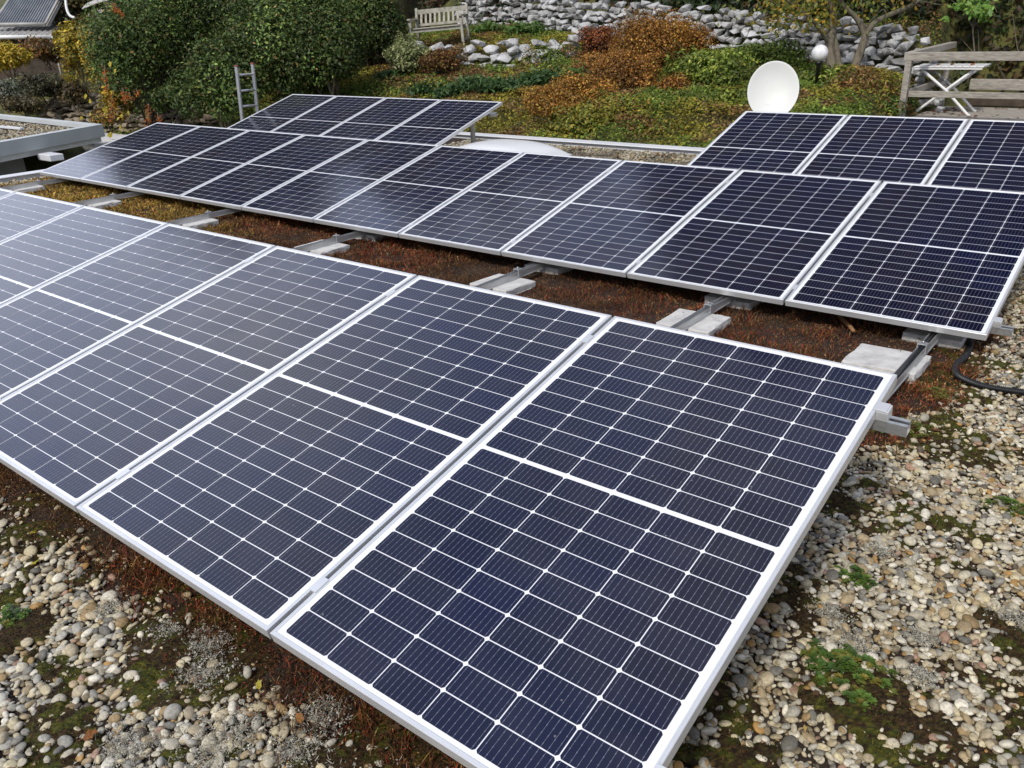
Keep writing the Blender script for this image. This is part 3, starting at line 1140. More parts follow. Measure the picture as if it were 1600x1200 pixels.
# pale curled lichen
LC = [(-1.40, .0, .09), (-1.30, -.08, .10), (-.90, .02, .08), (-1.05, -.16, .12), (-.85, -.10, .10), (-1.55, -.05, .06), (-.70, -.12, .08), (-1.22, -.35, .10), (-.95, -.42, .12), (-1.0, -.28, .10), (-.55, .0, .05),
      (.12, 1.10, .07), (.27, 1.25, .05), (.30, 1.08, .05), (.02, 1.2, .06), (.45, 1.5, .07), (.60, 1.3, .06), (.05, 1.62, .05), (-1.8, -.1, .06)]
lb = []
for (x, y, r) in LC:
    n = int(300 * r / .1)
    px_, py_ = x + rng.normal(0, r * .45, n), y + rng.normal(0, r * .38, n)
    P = np.stack([px_, py_, rng.uniform(.008, .026, n)], -1)
    c = pick([(.46, .44, .36), (.56, .54, .46), (.34, .32, .26)], [3, 2, 2], n, .12)
    lb.append(blades(P, rng.uniform(.006, .016, n), rng.uniform(.0009, .0018, n), c, 2.2, 1.1))
    n2 = n * 3
    kk = rng.integers(0, n, n2)
    P2 = P[kk] + rng.normal(0, .006, (n2, 3)) * np.array([1, 1, .5])
    lb.append(leaves(P2, rng.normal(0, 1, (n2, 3)), rng.uniform(.0022, .0048, n2), c[kk] * rng.uniform(.75, 1.1, (n2, 1)), .5, .4))
v, f, c = merge(lb)
tag(np_mesh('lichen', v, f, M['dry'], c), kind='stuff')


# green stonecrop cushions
def stonecrop(cx, cy, r, n, label, pal, w):
    rt = thing('stonecrop', (cx, cy, 0), label, 'plant', 'green plants on the gravel')
    lst = []
    for k in range(n):
        a, q = rng.uniform(0, 6.28), r * rng.random() ** .6
        x, y = cx + q * math.cos(a) * 1.25, cy + q * math.sin(a) * .9
        h = rng.uniform(.012, .045) * (1.25 - .7 * q / r)
        m = 11
        an = np.arange(m) * 2.4 + rng.uniform(0, 6)
        rr = .0035 + .0095 * (np.arange(m) / m)
        P = np.stack([x + rr * np.cos(an), y + rr * np.sin(an), h - .010 * (np.arange(m) / m)], -1)
        N = np.stack([-np.cos(an) * .2 + rng.normal(0, .15, m), -np.sin(an) * .2 + rng.normal(0, .15, m), np.ones(m)], -1)
        lst.append(leaves(P, N, rng.uniform(.0055, .0095, m), pick(pal, w, 1, .12).repeat(m, 0) * rng.uniform(.8, 1.2, (m, 1)), .6))
    v, f, c = merge(lst)
    np_mesh('foliage', v, f, M['leaf'], c, rt)


GP, GW = [(.10, .17, .03), (.07, .13, .03), (.17, .20, .04), (.20, .17, .03)], [4, 3, 2, 1]
stonecrop(.14, 1.00, .105, 120, 'bright green leafy stonecrop cushion on the gravel at lower right', GP, GW)
stonecrop(.02, 1.42, .055, 45, 'small green stonecrop tuft beside the edge of the front panel', GP, GW)
stonecrop(.20, .90, .035, 22, 'tiny green sprig just below the bright stonecrop cushion', GP, GW)
stonecrop(-.13, 2.60, .10, 70, 'yellowish green stonecrop by the end of the front cross rail', [(.16, .18, .035), (.11, .15, .03), (.24, .22, .05)], [3, 3, 2])
stonecrop(-.10, 3.05, .07, 45, 'yellow green stonecrop beside the rightmost concrete slab', [(.18, .18, .035), (.11, .14, .03), (.24, .22, .05)], [3, 3, 2])
stonecrop(.33, 2.15, .06, 40, 'low green plant in the gravel right of the front row', GP, GW)
stonecrop(.62, 2.3, .07, 40, 'dark green plant in the gravel at the right edge', GP, GW)
stonecrop(-2.02, -.30, .05, 40, 'green moss-like sprig at the far left lower edge', GP, GW)


n = 420
x, y = rand_xy(n, -9, 2, -1.3, 4.3)
kk = seen(np.stack([x, y, x * 0], -1), 100, 100) & ~under_panel(x, y, .4)
x, y = x[kk], y[kk]
n = len(x)
lit = [leaves(np.stack([x, y, np.full(n, .034)], -1), rng.normal(0, .4, (n, 3)) + np.array([0, 0, 1]), rng.uniform(.006, .015, n), pick([(.22, .11, .04), (.14, .07, .03), (.34, .24, .07), (.42, .34, .06), (.09, .05, .025)], [4, 4, 2, 1, 3], n), .5, .3)]
v, f, c = merge(lit)
tag(np_mesh('leaf_litter', v, f, M['dry'], c), kind='stuff')


def fallen_leaf(x, y, z, s, col, label, seed, kind='fallen_leaf'):
    r = random.Random(seed)
    bm = bmesh.new()
    rim = [(0, -1), (.35, -.75), (.62, -.3), (.55, .15), (.7, .45), (.35, .5), (.12, 1.0), (-.2, .55), (-.62, .5), (-.5, .1), (-.66, -.35), (-.3, -.8)]
    c0 = bm.verts.new((0, 0, .12))
    vs = [bm.verts.new((a * r.uniform(.85, 1.1), b * r.uniform(.9, 1.1), r.uniform(-.05, .28))) for a, b in rim]
    for i in range(len(vs)):
        bm.faces.new((c0, vs[i], vs[(i + 1) % len(vs)]))
    st = [bm.verts.new(p) for p in ((-.03, -1, 0), (.03, -1, 0), (.04, -1.7, .05), (-.02, -1.7, .05))]
    bm.faces.new(st)
    bmesh.ops.solidify(bm, geom=bm.faces[:], thickness=.02)
    me = bpy.data.meshes.new(kind)
    bm.to_mesh(me)
    bm.free()
    me.materials.append(noise_mat('leaf_tissue', [tuple(k * .7 for k in col), col], 3, .6))
    o = bpy.data.objects.new(kind, me)
    COL.objects.link(o)
    o.location = (x, y, z)
    o.scale = (s, s, s)
    o.rotation_euler = (r.uniform(-.5, .5), r.uniform(-.5, .5), r.uniform(0, 6.28))
    if kind == 'vine_leaf':
        o.rotation_euler = (R(70) + r.uniform(-.4, .4), r.uniform(-.9, .9), R(35) + r.uniform(-.5, .5))
    tag(o, label, 'leaf', 'yellow vine leaves' if kind == 'vine_leaf' else 'fallen leaves')


fallen_leaf(-2.43, -.05, .030, .021, (.62, .50, .02), 'yellow leaf on the gravel at far left, the upper of two', 1)
fallen_leaf(-2.23, -.13, .030, .024, (.60, .52, .03), 'bright yellow leaf on the pebbles at far left, the lower of two', 2)
fallen_leaf(-1.12, -.02, .03, .015, (.58, .50, .05), 'small yellow leaf below the front row near the panel seam', 3)
fallen_leaf(-1.32, -.39, .033, .026, (.36, .14, .03), 'orange brown leaf on pebbles at the lower left', 4)
fallen_leaf(-.93, -.03, .03, .016, (.45, .20, .04), 'small orange leaf in lichen below the front panel', 5)
fallen_leaf(-.20, 2.47, .04, .034, (.10, .24, .05), 'green leaf on the gravel under the front cross rail end', 6)
fallen_leaf(-.02, 2.62, .03, .020, (.30, .11, .04), 'small reddish brown leaf beside the yellow green stonecrop', 7)
fallen_leaf(-.14, .62, .035, .016, (.45, .42, .06), 'yellow leaf beside the right edge of the front panel', 8)
fallen_leaf(-.92, 3.63, .135, .016, (.55, .42, .04), 'tiny yellow leaf at the lower edge of the middle row', 9)

sb = MB()
sb.tube([(-.86, 3.88, .035), (-.80, 3.79, .038), (-.72, 3.69, .036), (-.68, 3.63, .032)], [.011, .0125, .012, .010], 7)
tag(sb.build('stick', M['stick']), 'brown dry stick lying under the middle row near the right slab', 'stick')

# ------------------------------------------------------------------ skylight dome
sk = thing('skylight_dome', (-5.95, 7.0, 0), 'white acrylic skylight dome in the gap between the far rows', 'skylight')
mb = MB()
mb.box((-6.5, 6.42, .0), (-5.36, 7.58, .16))
mb.build('curb', M['trim'], sk, bevel=.02)
mb = MB()
vs, fs = [], []
n = 28
for i in range(n + 1):
    for j in range(n + 1):
        u, w = -1 + 2 * i / n, -1 + 2 * j / n
        h = (1 - abs(u) ** 3.0) * (1 - abs(w) ** 3.0)
        vs.append((-5.93 + .62 * u, 7.0 + .62 * w, .165 + .20 * max(0, h) ** .6))
for i in range(n):
    for j in range(n):
        a = i * (n + 1) + j
        fs.append((a, a + n + 1, a + n + 2, a + 1))
mb.add(vs, fs, 0, True)
mb.build('dome', M['dome'], sk)

# ------------------------------------------------------------------ satellite dish
dc = at(1208, 141, 9.9)
ds = thing('satellite_dish', (dc[0] + .1, dc[1] + .25, 0), 'cream white satellite dish standing behind the far right row', 'satellite dish')
face = Vector((.34, -.86, .30)).normalized()
rot = face.to_track_quat('Z', 'Y').to_matrix().to_4x4()
mt = Matrix.Translation(Vector(dc)) @ rot
mb = MB()
prof = [(.001, -.058), (.08, -.056), (.16, -.046), (.22, -.03), (.272, -.009), (.292, .0), (.300, .001), (.302, -.004), (.300, -.009), (.275, -.018), (.16, -.056), (.001, -.068)]
mb.lathe(prof, 56, 0, mt, .985, 1.13)
mb.build('reflector', M['dish'], ds)
mb = MB()
mb.tube([Vector((dc[0] + .1, dc[1] + .25, .06)), Vector((dc[0] + .1, dc[1] + .25, dc[2] - .02))], .024, 10)
mb.box((dc[0] - .15, dc[1] + .0, .01), (dc[0] + .35, dc[1] + .5, .06))
mb.build('mast', M['steel'], ds)
mb = MB()
mb.beam(Vector((dc[0] + .1, dc[1] + .25, dc[2] - .05)), mt @ Vector((0, -.02, -.15)), .08, .08)
mb.build('bracket', M['steel'], ds)
mb = MB()
dn = mt @ Vector((0, -.34, -.01))
tip = mt @ Vector((0, -.56, .30))
mb.beam(dn, tip, .022, .022)
mb.build('feed_arm', M['dish'], ds)
mb = MB()
mb.tube([tip, tip + (mt @ Vector((0, .02, -.08)) - mt @ Vector((0, 0, 0)))], [.032, .028], 12)
mb.build('receiver', M['black_plastic'], ds)
mb = MB()
for k, w in enumerate((.008, .012, .016, .010)):
    a = -.10 + k * .024
    mb.box((a, -.158, -.041), (a + w, -.154, -.0405), 0, mt)
mb.build('maker_mark', M['fascia'], ds)

# ------------------------------------------------------------------ ladder
lx, ly0, ly1 = -11.29, 7.13, 7.43
ld = thing('ladder', (lx, (ly0 + ly1) / 2, -.4), 'aluminium ladder leaning on the roof edge in front of the hedge', 'ladder')
mb = MB()
tl = .06
tops = []
for yy, zt in ((ly0, 1.17), (ly1, 1.19)):
    p, q = Vector((lx - .06, yy, -.4)), Vector((lx + tl, yy, zt))
    s = MB()
    s.beam(p, q, .062, .028, (0, 1, 0))
    s.build('rail', M['alu_rail'], ld, bevel=.004)
    c = MB()
    c.beam(q, q + (q - p).normalized() * .025, .066, .032, (0, 1, 0))
    c.build('end_cap', M['orange_plastic'], ld)
for k in range(6):
    z = 1.05 - k * .232
    t = (z + .4) / 1.58
    x = lx - .06 + (tl + .06) * t
    r_ = MB()
    r_.tube([(x, ly0 + .012, z), (x, ly1 - .012, z)], .017, 8)
    r_.build('rung', M['alu_rail'], ld)

# ------------------------------------------------------------------ neighbouring flat roof at left
nb = thing('neighbour_building', (-13.0, 3.9, 0), 'neighbouring low flat roof with grey metal fascia and gravel on top', 'building')
cor = np.array([-13.27, 5.87])
dn1 = np.array([-12.40, 3.96]) - cor
dn1 /= np.linalg.norm(dn1)
dn2 = np.array([-17.41, 5.98]) - cor
dn2 /= np.linalg.norm(dn2)
A_, B_, C_ = cor + dn1 * 9, cor, cor + dn2 * 9
D_ = A_ + dn2 * 9


def prism(mb, poly, z0, z1, mi=0):
    n = len(poly)
    vs = [(p[0], p[1], z0) for p in poly] + [(p[0], p[1], z1) for p in poly]
    fs = [tuple(range(n - 1, -1, -1)), tuple(range(n, 2 * n))] + [(i, (i + 1) % n, n + (i + 1) % n, n + i) for i in range(n)]
    mb.add(vs, fs, mi)


def inset(poly, d):
    c = np.mean(poly, 0)
    out = []
    for p in poly:
        v = p - c
        out.append(c + v * (1 - d / np.linalg.norm(v) * 1.4))
    return out


poly = [A_, B_, C_, D_]
if (B_ - A_)[0] * (C_ - B_)[1] - (B_ - A_)[1] * (C_ - B_)[0] < 0:
    poly = poly[::-1]
mb = MB()
# raised rim all round
rim_o, rim_i = poly, inset(poly, .13)
n = 4
vs = [(p[0], p[1], .37) for p in rim_o] + [(p[0], p[1], .37) for p in rim_i] + [(p[0], p[1], .18) for p in rim_o] + [(p[0], p[1], .30) for p in rim_i]
fs = []
for i in range(n):
    j = (i + 1) % n
    fs += [(i, j, n + j, n + i), (2 * n + i, 2 * n + j, j, i), (n + i, n + j, 3 * n + j, 3 * n + i)]
mb.add(vs, fs)
mb.build('fascia', M['fascia'], nb)
mb = MB()
prism(mb, inset(poly, .05), .10, .178)
mb.build('soffit', M['white_metal'], nb)
mb = MB()
prism(mb, inset(poly, .14), .18, .29)
mb.build('roof', M['soil'], nb)
mb = MB()
prism(mb, inset(poly, .9), -2.5, .10)
mb.build('wall', M['render_wall'], nb)
# gravel on the neighbouring roof
n = 9000
w1, w2 = rng.random(n), rng.random(n)
ps = cor + dn1 * (w1 * 4.5)[:, None] + dn2 * (w2 * 5.5)[:, None]
cen = np.mean(poly, 0)
ps = cor + (ps - cor) + 0
ii = inset([cor], 0)
okk = (w1 > .06) & (w2 > .05)
ps = ps[okk]
v, f, c = build_pebbles(ps[:, 0], ps[:, 1], np.full(len(ps), .30), np.clip(.022 * rng.lognormal(0, .25, len(ps)), .012, .04), 1, peb_cols(len(ps), ps[:, 0], ps[:, 1]) * .85)
go = np_mesh('roof_gravel', v, f, M['pebble'], c, nb, smooth=True)
tag(go, kind='stuff')
# bracket under the eave
mb = MB()
bp_ = at(83, 245, 12.0)
mb.box((bp_[0] - .28, bp_[1] - .1, bp_[2] - .05), (bp_[0] + .12, bp_[1] + .1, bp_[2] + .04))
mb.build('eave_bracket', M['trim'], nb, bevel=.01)
mb = MB()
q0 = cor + dn2 * 1.5 + dn1 * .9
mb.beam((q0[0], q0[1], .335), (q0[0] - 1.3, q0[1] - .05, .335), .06, .03)
mb.build('lightning_strip', M['trim'], nb)

# low concrete ledge behind the gap
p0, p1 = at(118, 214, 15.2), at(182, 214, 14.8)
mb = MB()
mb.box((p0[0] - 2.5, p0[1] - .3, -.6), (p1[0] + .3, p1[1] + .4, p0[2]))
tag(mb.build('concrete_ledge', M['concrete'], bevel=.02), 'low concrete ledge behind the corner of the neighbouring roof', 'ledge')

# ------------------------------------------------------------------ dry stone walls
def stone_mesh(mb, c, w, d, h, ang, r, mi=0):
    bm = bmesh.new()
    for k in range(16):
        p = Vector((r.uniform(-1, 1), r.uniform(-1, 1), r.uniform(-1, 1)))
        m = max(abs(p.x), abs(p.y), abs(p.z))
        p = p / m * (1.0 if r.random() < .5 else .92)
        l = p.length
        p = p * (1 - .22 * max(0, l - 1.15))
        bm.verts.new(Vector((p.x * w / 2, p.y * d / 2, p.z * h / 2)))
    res = bmesh.ops.convex_hull(bm, input=bm.verts)
    junk = [g for g in res['geom_interior'] if isinstance(g, bmesh.types.BMVert)]
    bmesh.ops.delete(bm, geom=junk, context='VERTS')
    bmesh.ops.bevel(bm, geom=bm.edges[:], offset=min(w, h) * .05, segments=1, affect='EDGES')
    rot = Matrix.Rotation(ang, 3, 'Z') @ Matrix.Rotation(r.uniform(-.25, .25), 3, 'Y') @ Matrix.Rotation(r.uniform(-.15, .15), 3, 'X')
    bm.verts.ensure_lookup_table()
    bm.verts.index_update()
    mb.add([tuple(rot @ v.co + Vector(c)) for v in bm.verts], [tuple(v.index for v in f.verts) for f in bm.faces], mi)
    bm.free()


def stone_wall(path, height, label, seed, mat, size=(.18, .115), name='stone_wall', drop=0.0, layers=2):
    r = random.Random(seed)
    mb = MB()
    P = [np.array(p, float) for p in path]
    seg = [np.linalg.norm(P[i + 1][:2] - P[i][:2]) for i in range(len(P) - 1)]
    tot = sum(seg)
    cum = np.concatenate([[0], np.cumsum(seg)])
    A = np.array(P)
    H = np.array(height)
    row = 0
    zz = -.08
    while zz < max(H):
        hrow = size[1] * r.uniform(.8, 1.15)
        s = r.uniform(0, .2)
        while s < tot:
            w = size[0] * r.uniform(.6, 1.55)
            sc = s + w / 2
            p = np.array([np.interp(sc, cum, A[:, k]) for k in range(3)])
            hh = np.interp(sc, cum, H) + r.uniform(-.08, .08)
            k = min(int(np.searchsorted(cum, sc)), len(P) - 1)
            dv = P[k] - P[max(k - 1, 0)]
            ang = math.atan2(dv[1], dv[0])
            if zz + hrow * .5 < hh and r.random() > drop:
                nrm = np.array([math.sin(ang), -math.cos(ang)])
                back = zz * .22 + r.uniform(-.05, .05)
                stone_mesh(mb, (p[0] - nrm[0] * back, p[1] - nrm[1] * back, p[2] + zz + hrow / 2 + r.uniform(-.03, .03)), w * 1.06, r.uniform(.24, .34), hrow * 1.12 * r.uniform(.8, 1.15), ang + r.uniform(-.15, .15), r)
            s += w
        zz += hrow
        row += 1
    o = mb.build(name, mat)
    tag(o, label, 'stone wall')
    return o


def ground_pt(x, y, dz=0):
    return (x, y, float(terrain(x, y)) + dz)


stone_wall([ground_pt(-14.6, 15.95), ground_pt(-12.9, 15.75), ground_pt(-11.2, 15.45), ground_pt(-9.6, 15.2), ground_pt(-7.8, 15.1), ground_pt(-6.1, 15.0), ground_pt(-4.8, 14.75), ground_pt(-3.4, 14.4), ground_pt(-2.75, 14.35, .05)],
           [.70, .74, .72, .70, .68, .66, .66, .68, .55], 'long dry stone wall of grey boulders along the top of the garden', 5, M['stone'])
lw = [on_terrain(600, 97), on_terrain(640, 96), on_terrain(690, 98), on_terrain(740, 101), on_terrain(800, 103), on_terrain(850, 92), on_terrain(900, 83)]
stone_wall(lw, [.36, .36, .36, .36, .40, .40, .28], 'low broken line of grey stones in the slope below the bench', 8, M['stone'], (.25, .15), drop=.08)
stone_wall([(-20.3, 7.95, -.3), (-19.3, 8.08, -.3), (-17.6, 8.36, -.28), (-15.9, 8.68, -.25), (-14.9, 8.85, -.22)], [.75, .78, .75, .72, .68], 'tan rubble retaining wall behind the neighbouring roof at left', 12, M['tan_stone'], (.20, .11))

# ------------------------------------------------------------------ shrubs and trees
def lumpy(center, rad, n, lumps, seed, inner=.55, stray=.08):
    """points and outward normals in a cloud of overlapping lumps"""
    g = np.random.default_rng(seed)
    c = np.array(center, float)
    rad = np.array(rad, float)
    u = g.normal(size=(lumps, 3))
    u /= np.linalg.norm(u, axis=1, keepdims=True)
    u[:, 2] = np.where(u[:, 2] < -.35, -u[:, 2], u[:, 2])
    lc = c + u * rad * g.uniform(.35, .80, (lumps, 1))
    lr = g.uniform(.30, .55, (lumps, 1)) * rad
    k = g.integers(0, lumps, n)
    d = g.normal(size=(n, 3))
    d /= np.linalg.norm(d, axis=1, keepdims=True)
    q = g.uniform(inner, 1.0, (n, 1)) ** .6
    P = lc[k] + d * lr[k] * q
    # sparse twiggy strays break the outline
    st = g.random(n) < stray
    P[st] += d[st] * lr[k][st] * g.uniform(.0, .35, (st.sum(), 1))
    N = d * .8 + g.normal(size=(n, 3)) * .55 + np.array([0, 0, .45])
    return P, N, k, lc


def shrub(name, label, cat, center, rad, n, size, pal, w, seed, lumps=16, base=None, group=None, mat='leaf', var=.22, aspect=.5, clump=.25, stems=7, inner=.55, stem_r=.02, extra=None, branch=True, stray=.08):
    g = np.random.default_rng(seed + 1000)
    c = np.array(center, float)
    b = np.array(base if base is not None else (c[0], c[1], c[2] - rad[2] * .9), float)
    rt = thing(name, b, label, cat, group)
    P, N, k, lc = lumpy(c, rad, n, lumps, seed, inner, stray)
    tz = terrain(P[:, 0], P[:, 1])
    ok = P[:, 2] > tz - .02
    P, N, k = P[ok], N[ok], k[ok]
    m = len(P)
    cl = g.lognormal(0, clump, (lumps, 1))[k]
    col = np.clip(pick(pal, w, m, var) * cl, .003, .8)
    L = [leaves(P, N, size * g.uniform(.65, 1.25, m), col, aspect)]
    if extra:
        frac, pal2, w2, patch = extra
        kk = (g.random(m) < frac) & (vnoise(P[:, 0] + P[:, 2], P[:, 1] + P[:, 2], patch, seed) > .5)
        L = [leaves(P, N, size * g.uniform(.65, 1.25, m), np.where(kk[:, None], pick(pal2, w2, m, .2), col), aspect)]
    v, f, cc = merge(L)
    np_mesh('foliage', v, f, M[mat], cc, rt)
    sb = MB()
    for i in range(stems):
        e = lc[i % lumps]
        mid = (b + e) / 2 + g.normal(0, .08, 3) * np.array(rad)
        s0 = b + g.normal(0, .12, 3) * np.array([rad[0], rad[1], 0])
        sb.tube([tuple(s0), tuple(mid), tuple(e)], [stem_r, stem_r * .7, stem_r * .35], 5, cap=False)
        if branch:
            for j in range(3):
                e2 = e + g.normal(0, .35, 3) * np.array(rad)
                sb.tube([tuple(mid), tuple((mid + e2) / 2 + g.normal(0, .05, 3)), tuple(e2)], [stem_r * .5, stem_r * .35, stem_r * .15], 4, cap=False)
    sb.build('stem', M['bark'], rt)
    return rt


DG = [(.050, .085, .020), (.075, .118, .027), (.105, .150, .034), (.030, .052, .015), (.15, .175, .045), (.20, .13, .045)]
DW = [4, 4, 3, 2.5, 1.2, .5]
HS = [((222, 105), 16.2, (1.05, 1.0, 1.25), 9000, 'dark evergreen bush hung with orange berries at left'),
      ((305, 75), 17.2, (1.35, 1.2, 1.7), 12000, 'tall dark evergreen bush behind the ladder'),
      ((258, 10), 18.6, (1.4, 1.2, 1.3), 9000, 'dark evergreen bush above the berry bush'),
      ((345, 140), 15.3, (.9, .8, .85), 8000, 'low rounded evergreen bush at the foot of the ladder'),
      ((430, 105), 15.8, (1.15, 1.0, 1.3), 11000, 'dense glossy evergreen bush right of the ladder'),
      ((515, 105), 15.6, (.85, .9, .98), 9000, 'dense evergreen bush above the far left panels'),
      ((500, 20), 17.6, (1.3, 1.2, 1.25), 10000, 'tall dark evergreen bush at the top centre left'),
      ((582, 44), 17.4, (.80, .8, 1.0), 9000, 'evergreen bush reaching towards the bench'),
      ((405, 5), 18.4, (1.3, 1.2, 1.4), 9000, 'tall evergreen bush above the ladder')]
for i, ((px, py), d, r, n, lab) in enumerate(HS):
    c = at(px, py, d)
    tz = float(terrain(c[0], c[1]))
    shrub('evergreen_shrub', lab, 'shrub', c, r, int(n * 2.2), .037, DG, DW, 100 + i, 34, base=(c[0], c[1], min(tz, c[2] - r[2])), group='evergreen shrubs at the left of the garden', mat='leaf_gloss', clump=.42, stem_r=.03, stray=.22)

# orange berry clusters on the pyracantha
def berry_cluster(px0, py0, px1, py1, d, n, label):
    rt = thing('berry_cluster', at((px0 + px1) / 2, py1, d), label, 'berries', 'orange berry clusters at left')
    vs, fs, cs = [], [], []
    o = 0
    v0, f0 = ICO[1]
    for k in range(n):
        t = rng.random()
        p = at(px0 + (px1 - px0) * t + rng.normal(0, 3), py0 + (py1 - py0) * t + rng.normal(0, 2.5), d + rng.normal(0, .06))
        s = rng.uniform(.009, .014)
        vs.append(v0 * s + p)
        fs.append(f0 + o)
        o += len(v0)
        cs.append(np.repeat(pick([(.50, .14, .02), (.42, .09, .015), (.58, .22, .03)], [3, 2, 1], 1, .1), len(v0), 0))
    tag(np_mesh('berries', np.concatenate(vs), np.concatenate(fs), M['leaf'], np.concatenate(cs), rt, smooth=True), kind='stuff')
    tb_ = MB()
    tb_.tube([tuple(at(px0, py0 - 6, d + .05)), tuple(at((px0 + px1) / 2, (py0 + py1) / 2, d + .02)), tuple(at(px1, py1, d))], [.008, .006, .003], 5, cap=False)
    tb_.build('twig', M['bark'], rt)


for a in [((163, 108, 166, 143), 90, 'orange berry string hanging in the yellow vine'), ((176, 148, 172, 190), 100, 'long orange berry string at the berry bush left edge'),
          ((192, 143, 196, 160), 80, 'orange berry cluster in the middle of the berry bush'), ((232, 168, 231, 196), 90, 'orange berry string low at the berry bush right side'),
          ((176, 10, 192, 24), 120, 'orange berries near the tilted glass panel at top left'), ((213, 144, 217, 147), 40, 'small orange berry cluster high on the berry bush'),
          ((202, 150, 206, 156), 40, 'small orange berry cluster beside the middle one'), ((246, 182, 249, 190), 40, 'small orange berry cluster by the panel corner')]:
    berry_cluster(*a[0], 14.95, int(a[1] * .6), a[2])

# vine with yellow leaves, yellow shrubs, grey bushes at far left
YP, YW_ = [(.42, .30, .025), (.50, .38, .04), (.30, .22, .03), (.20, .20, .035), (.36, .19, .03)], [3, 2, 2, 2, 1]
for i, (px, py, d, r, n, s, pal, w, lab) in enumerate([
        (124, 98, 17.6, (.42, .4, .62), 1700, .050, YP, [2, 2, 3, 4, 1], 'yellow leaved vine climbing over the retaining wall'),
        (150, 105, 16.6, (.34, .3, .85), 1500, .050, YP, [2, 2, 3, 5, 1.5], 'loose yellow and green vine hanging at the left edge of the hedge'),
        (112, 62, 18.6, (.4, .4, .42), 1300, .05, YP, [2, 2, 3, 4, 1], 'upper yellow green part of the vine beside the shed'),
        (180, 165, 15.8, (.35, .3, .32), 900, .048, YP, [2, 1, 3, 3, 2], 'low yellow and brown vine in front of the tan wall'),
        (268, 165, 15.6, (.55, .4, .36), 3600, .038, DG, DW, 'low dark evergreen bush at the foot of the berry bush'),
        (35, 168, 17.8, (.8, .4, .28), 2200, .042, [(.08, .07, .03), (.13, .11, .05), (.05, .045, .02), (.17, .12, .05)], [3, 3, 3, 1.5], 'low dull brown scrub along the top of the grey fascia at far left'),
        (118, 150, 18.0, (.42, .3, .34), 1200, .042, [(.12, .09, .04), (.18, .13, .05), (.07, .06, .03)], [3, 2, 3], 'half bare brown shrub just above the tan wall'),
        (15, 98, 19.5, (.62, .5, .5), 3200, .045, YP, [3, 3, 2, 1.5, 1.5], 'bright yellow shrub at the far left under the shed'),
        (70, 140, 18.3, (.62, .5, .42), 2600, .045, [(.07, .075, .035), (.11, .10, .06), (.15, .13, .09), (.05, .05, .025)], [3, 3, 2, 2], 'grey green bush with bare twigs above the tan wall'),
        (20, 150, 18.5, (.55, .5, .32), 2200, .04, [(.16, .17, .13), (.10, .12, .07), (.22, .22, .18)], [3, 3, 1], 'silvery grey low bush at the far left edge'),
        (72, 85, 20.5, (.7, .5, .4), 2200, .045, [(.20, .09, .03), (.13, .08, .03), (.26, .16, .03), (.07, .06, .03)], [3, 3, 2, 2], 'rusty brown shrub below the corrugated shed roof'),
        (150, 55, 18.4, (.55, .4, .5), 2000, .05, [(.10, .13, .03), (.22, .20, .04), (.30, .15, .03), (.06, .08, .02)], [3, 2, 1, 3], 'mixed green and yellow bush below the tilted glass panel'),
        (195, 55, 17.6, (.5, .4, .6), 3000, .05, DG, DW, 'dark bush between the glass panel and the hedge'),
        (115, 18, 23.5, (1.0, .8, .7), 3000, .06, [(.05, .06, .02), (.12, .09, .03), (.20, .13, .03), (.03, .04, .015)], [3, 3, 1, 3], 'brown and dark green bush behind the bent white pipe'),
        (30, 75, 24.5, (1.6, .6, .5), 2600, .06, [(.05, .06, .02), (.09, .06, .03), (.03, .035, .015)], [3, 3, 3], 'dark brown bush behind the shed'),
        (165, 185, 15.6, (.42, .35, .22), 1100, .045, [(.32, .17, .04), (.40, .30, .04), (.15, .09, .03), (.10, .10, .03)], [2, 2, 3, 2], 'dry brown and yellow plants at the corner of the middle row')]):
    c = at(px, py, d)
    shrub('shrub', lab, 'shrub', c, r, n, s, pal, w, 200 + i, 14, group='autumn shrubs at far left', clump=.25, stem_r=.012, inner=.3)
for i, (px, py, s) in enumerate([(172, 100, .075), (180, 112, .085), (134, 151, .08), (141, 158, .06), (190, 181, .06), (164, 172, .07), (189, 200, .075), (172, 211, .08), (121, 72, .05), (127, 184, .05), (201, 176, .05)]):
    p = at(px, py, 14.6)
    fallen_leaf(p[0], p[1], p[2], s * .8, (.60, .50, .04), ['large yellow vine leaf hanging by the berry strings', 'large yellow vine leaf just below the first', 'yellow vine leaf over the tan wall at left', 'smaller yellow vine leaf over the tan wall', 'yellow vine leaf near the corner of the middle row', 'yellow vine leaf in front of the tan wall', 'yellow vine leaf low above the panel corner', 'lowest yellow vine leaf by the grey fascia corner', 'small yellow leaf high in the vine', 'small yellow leaf low on the tan wall', 'small yellow leaf right of the berry strings'][i], 60 + i, 'vine_leaf')

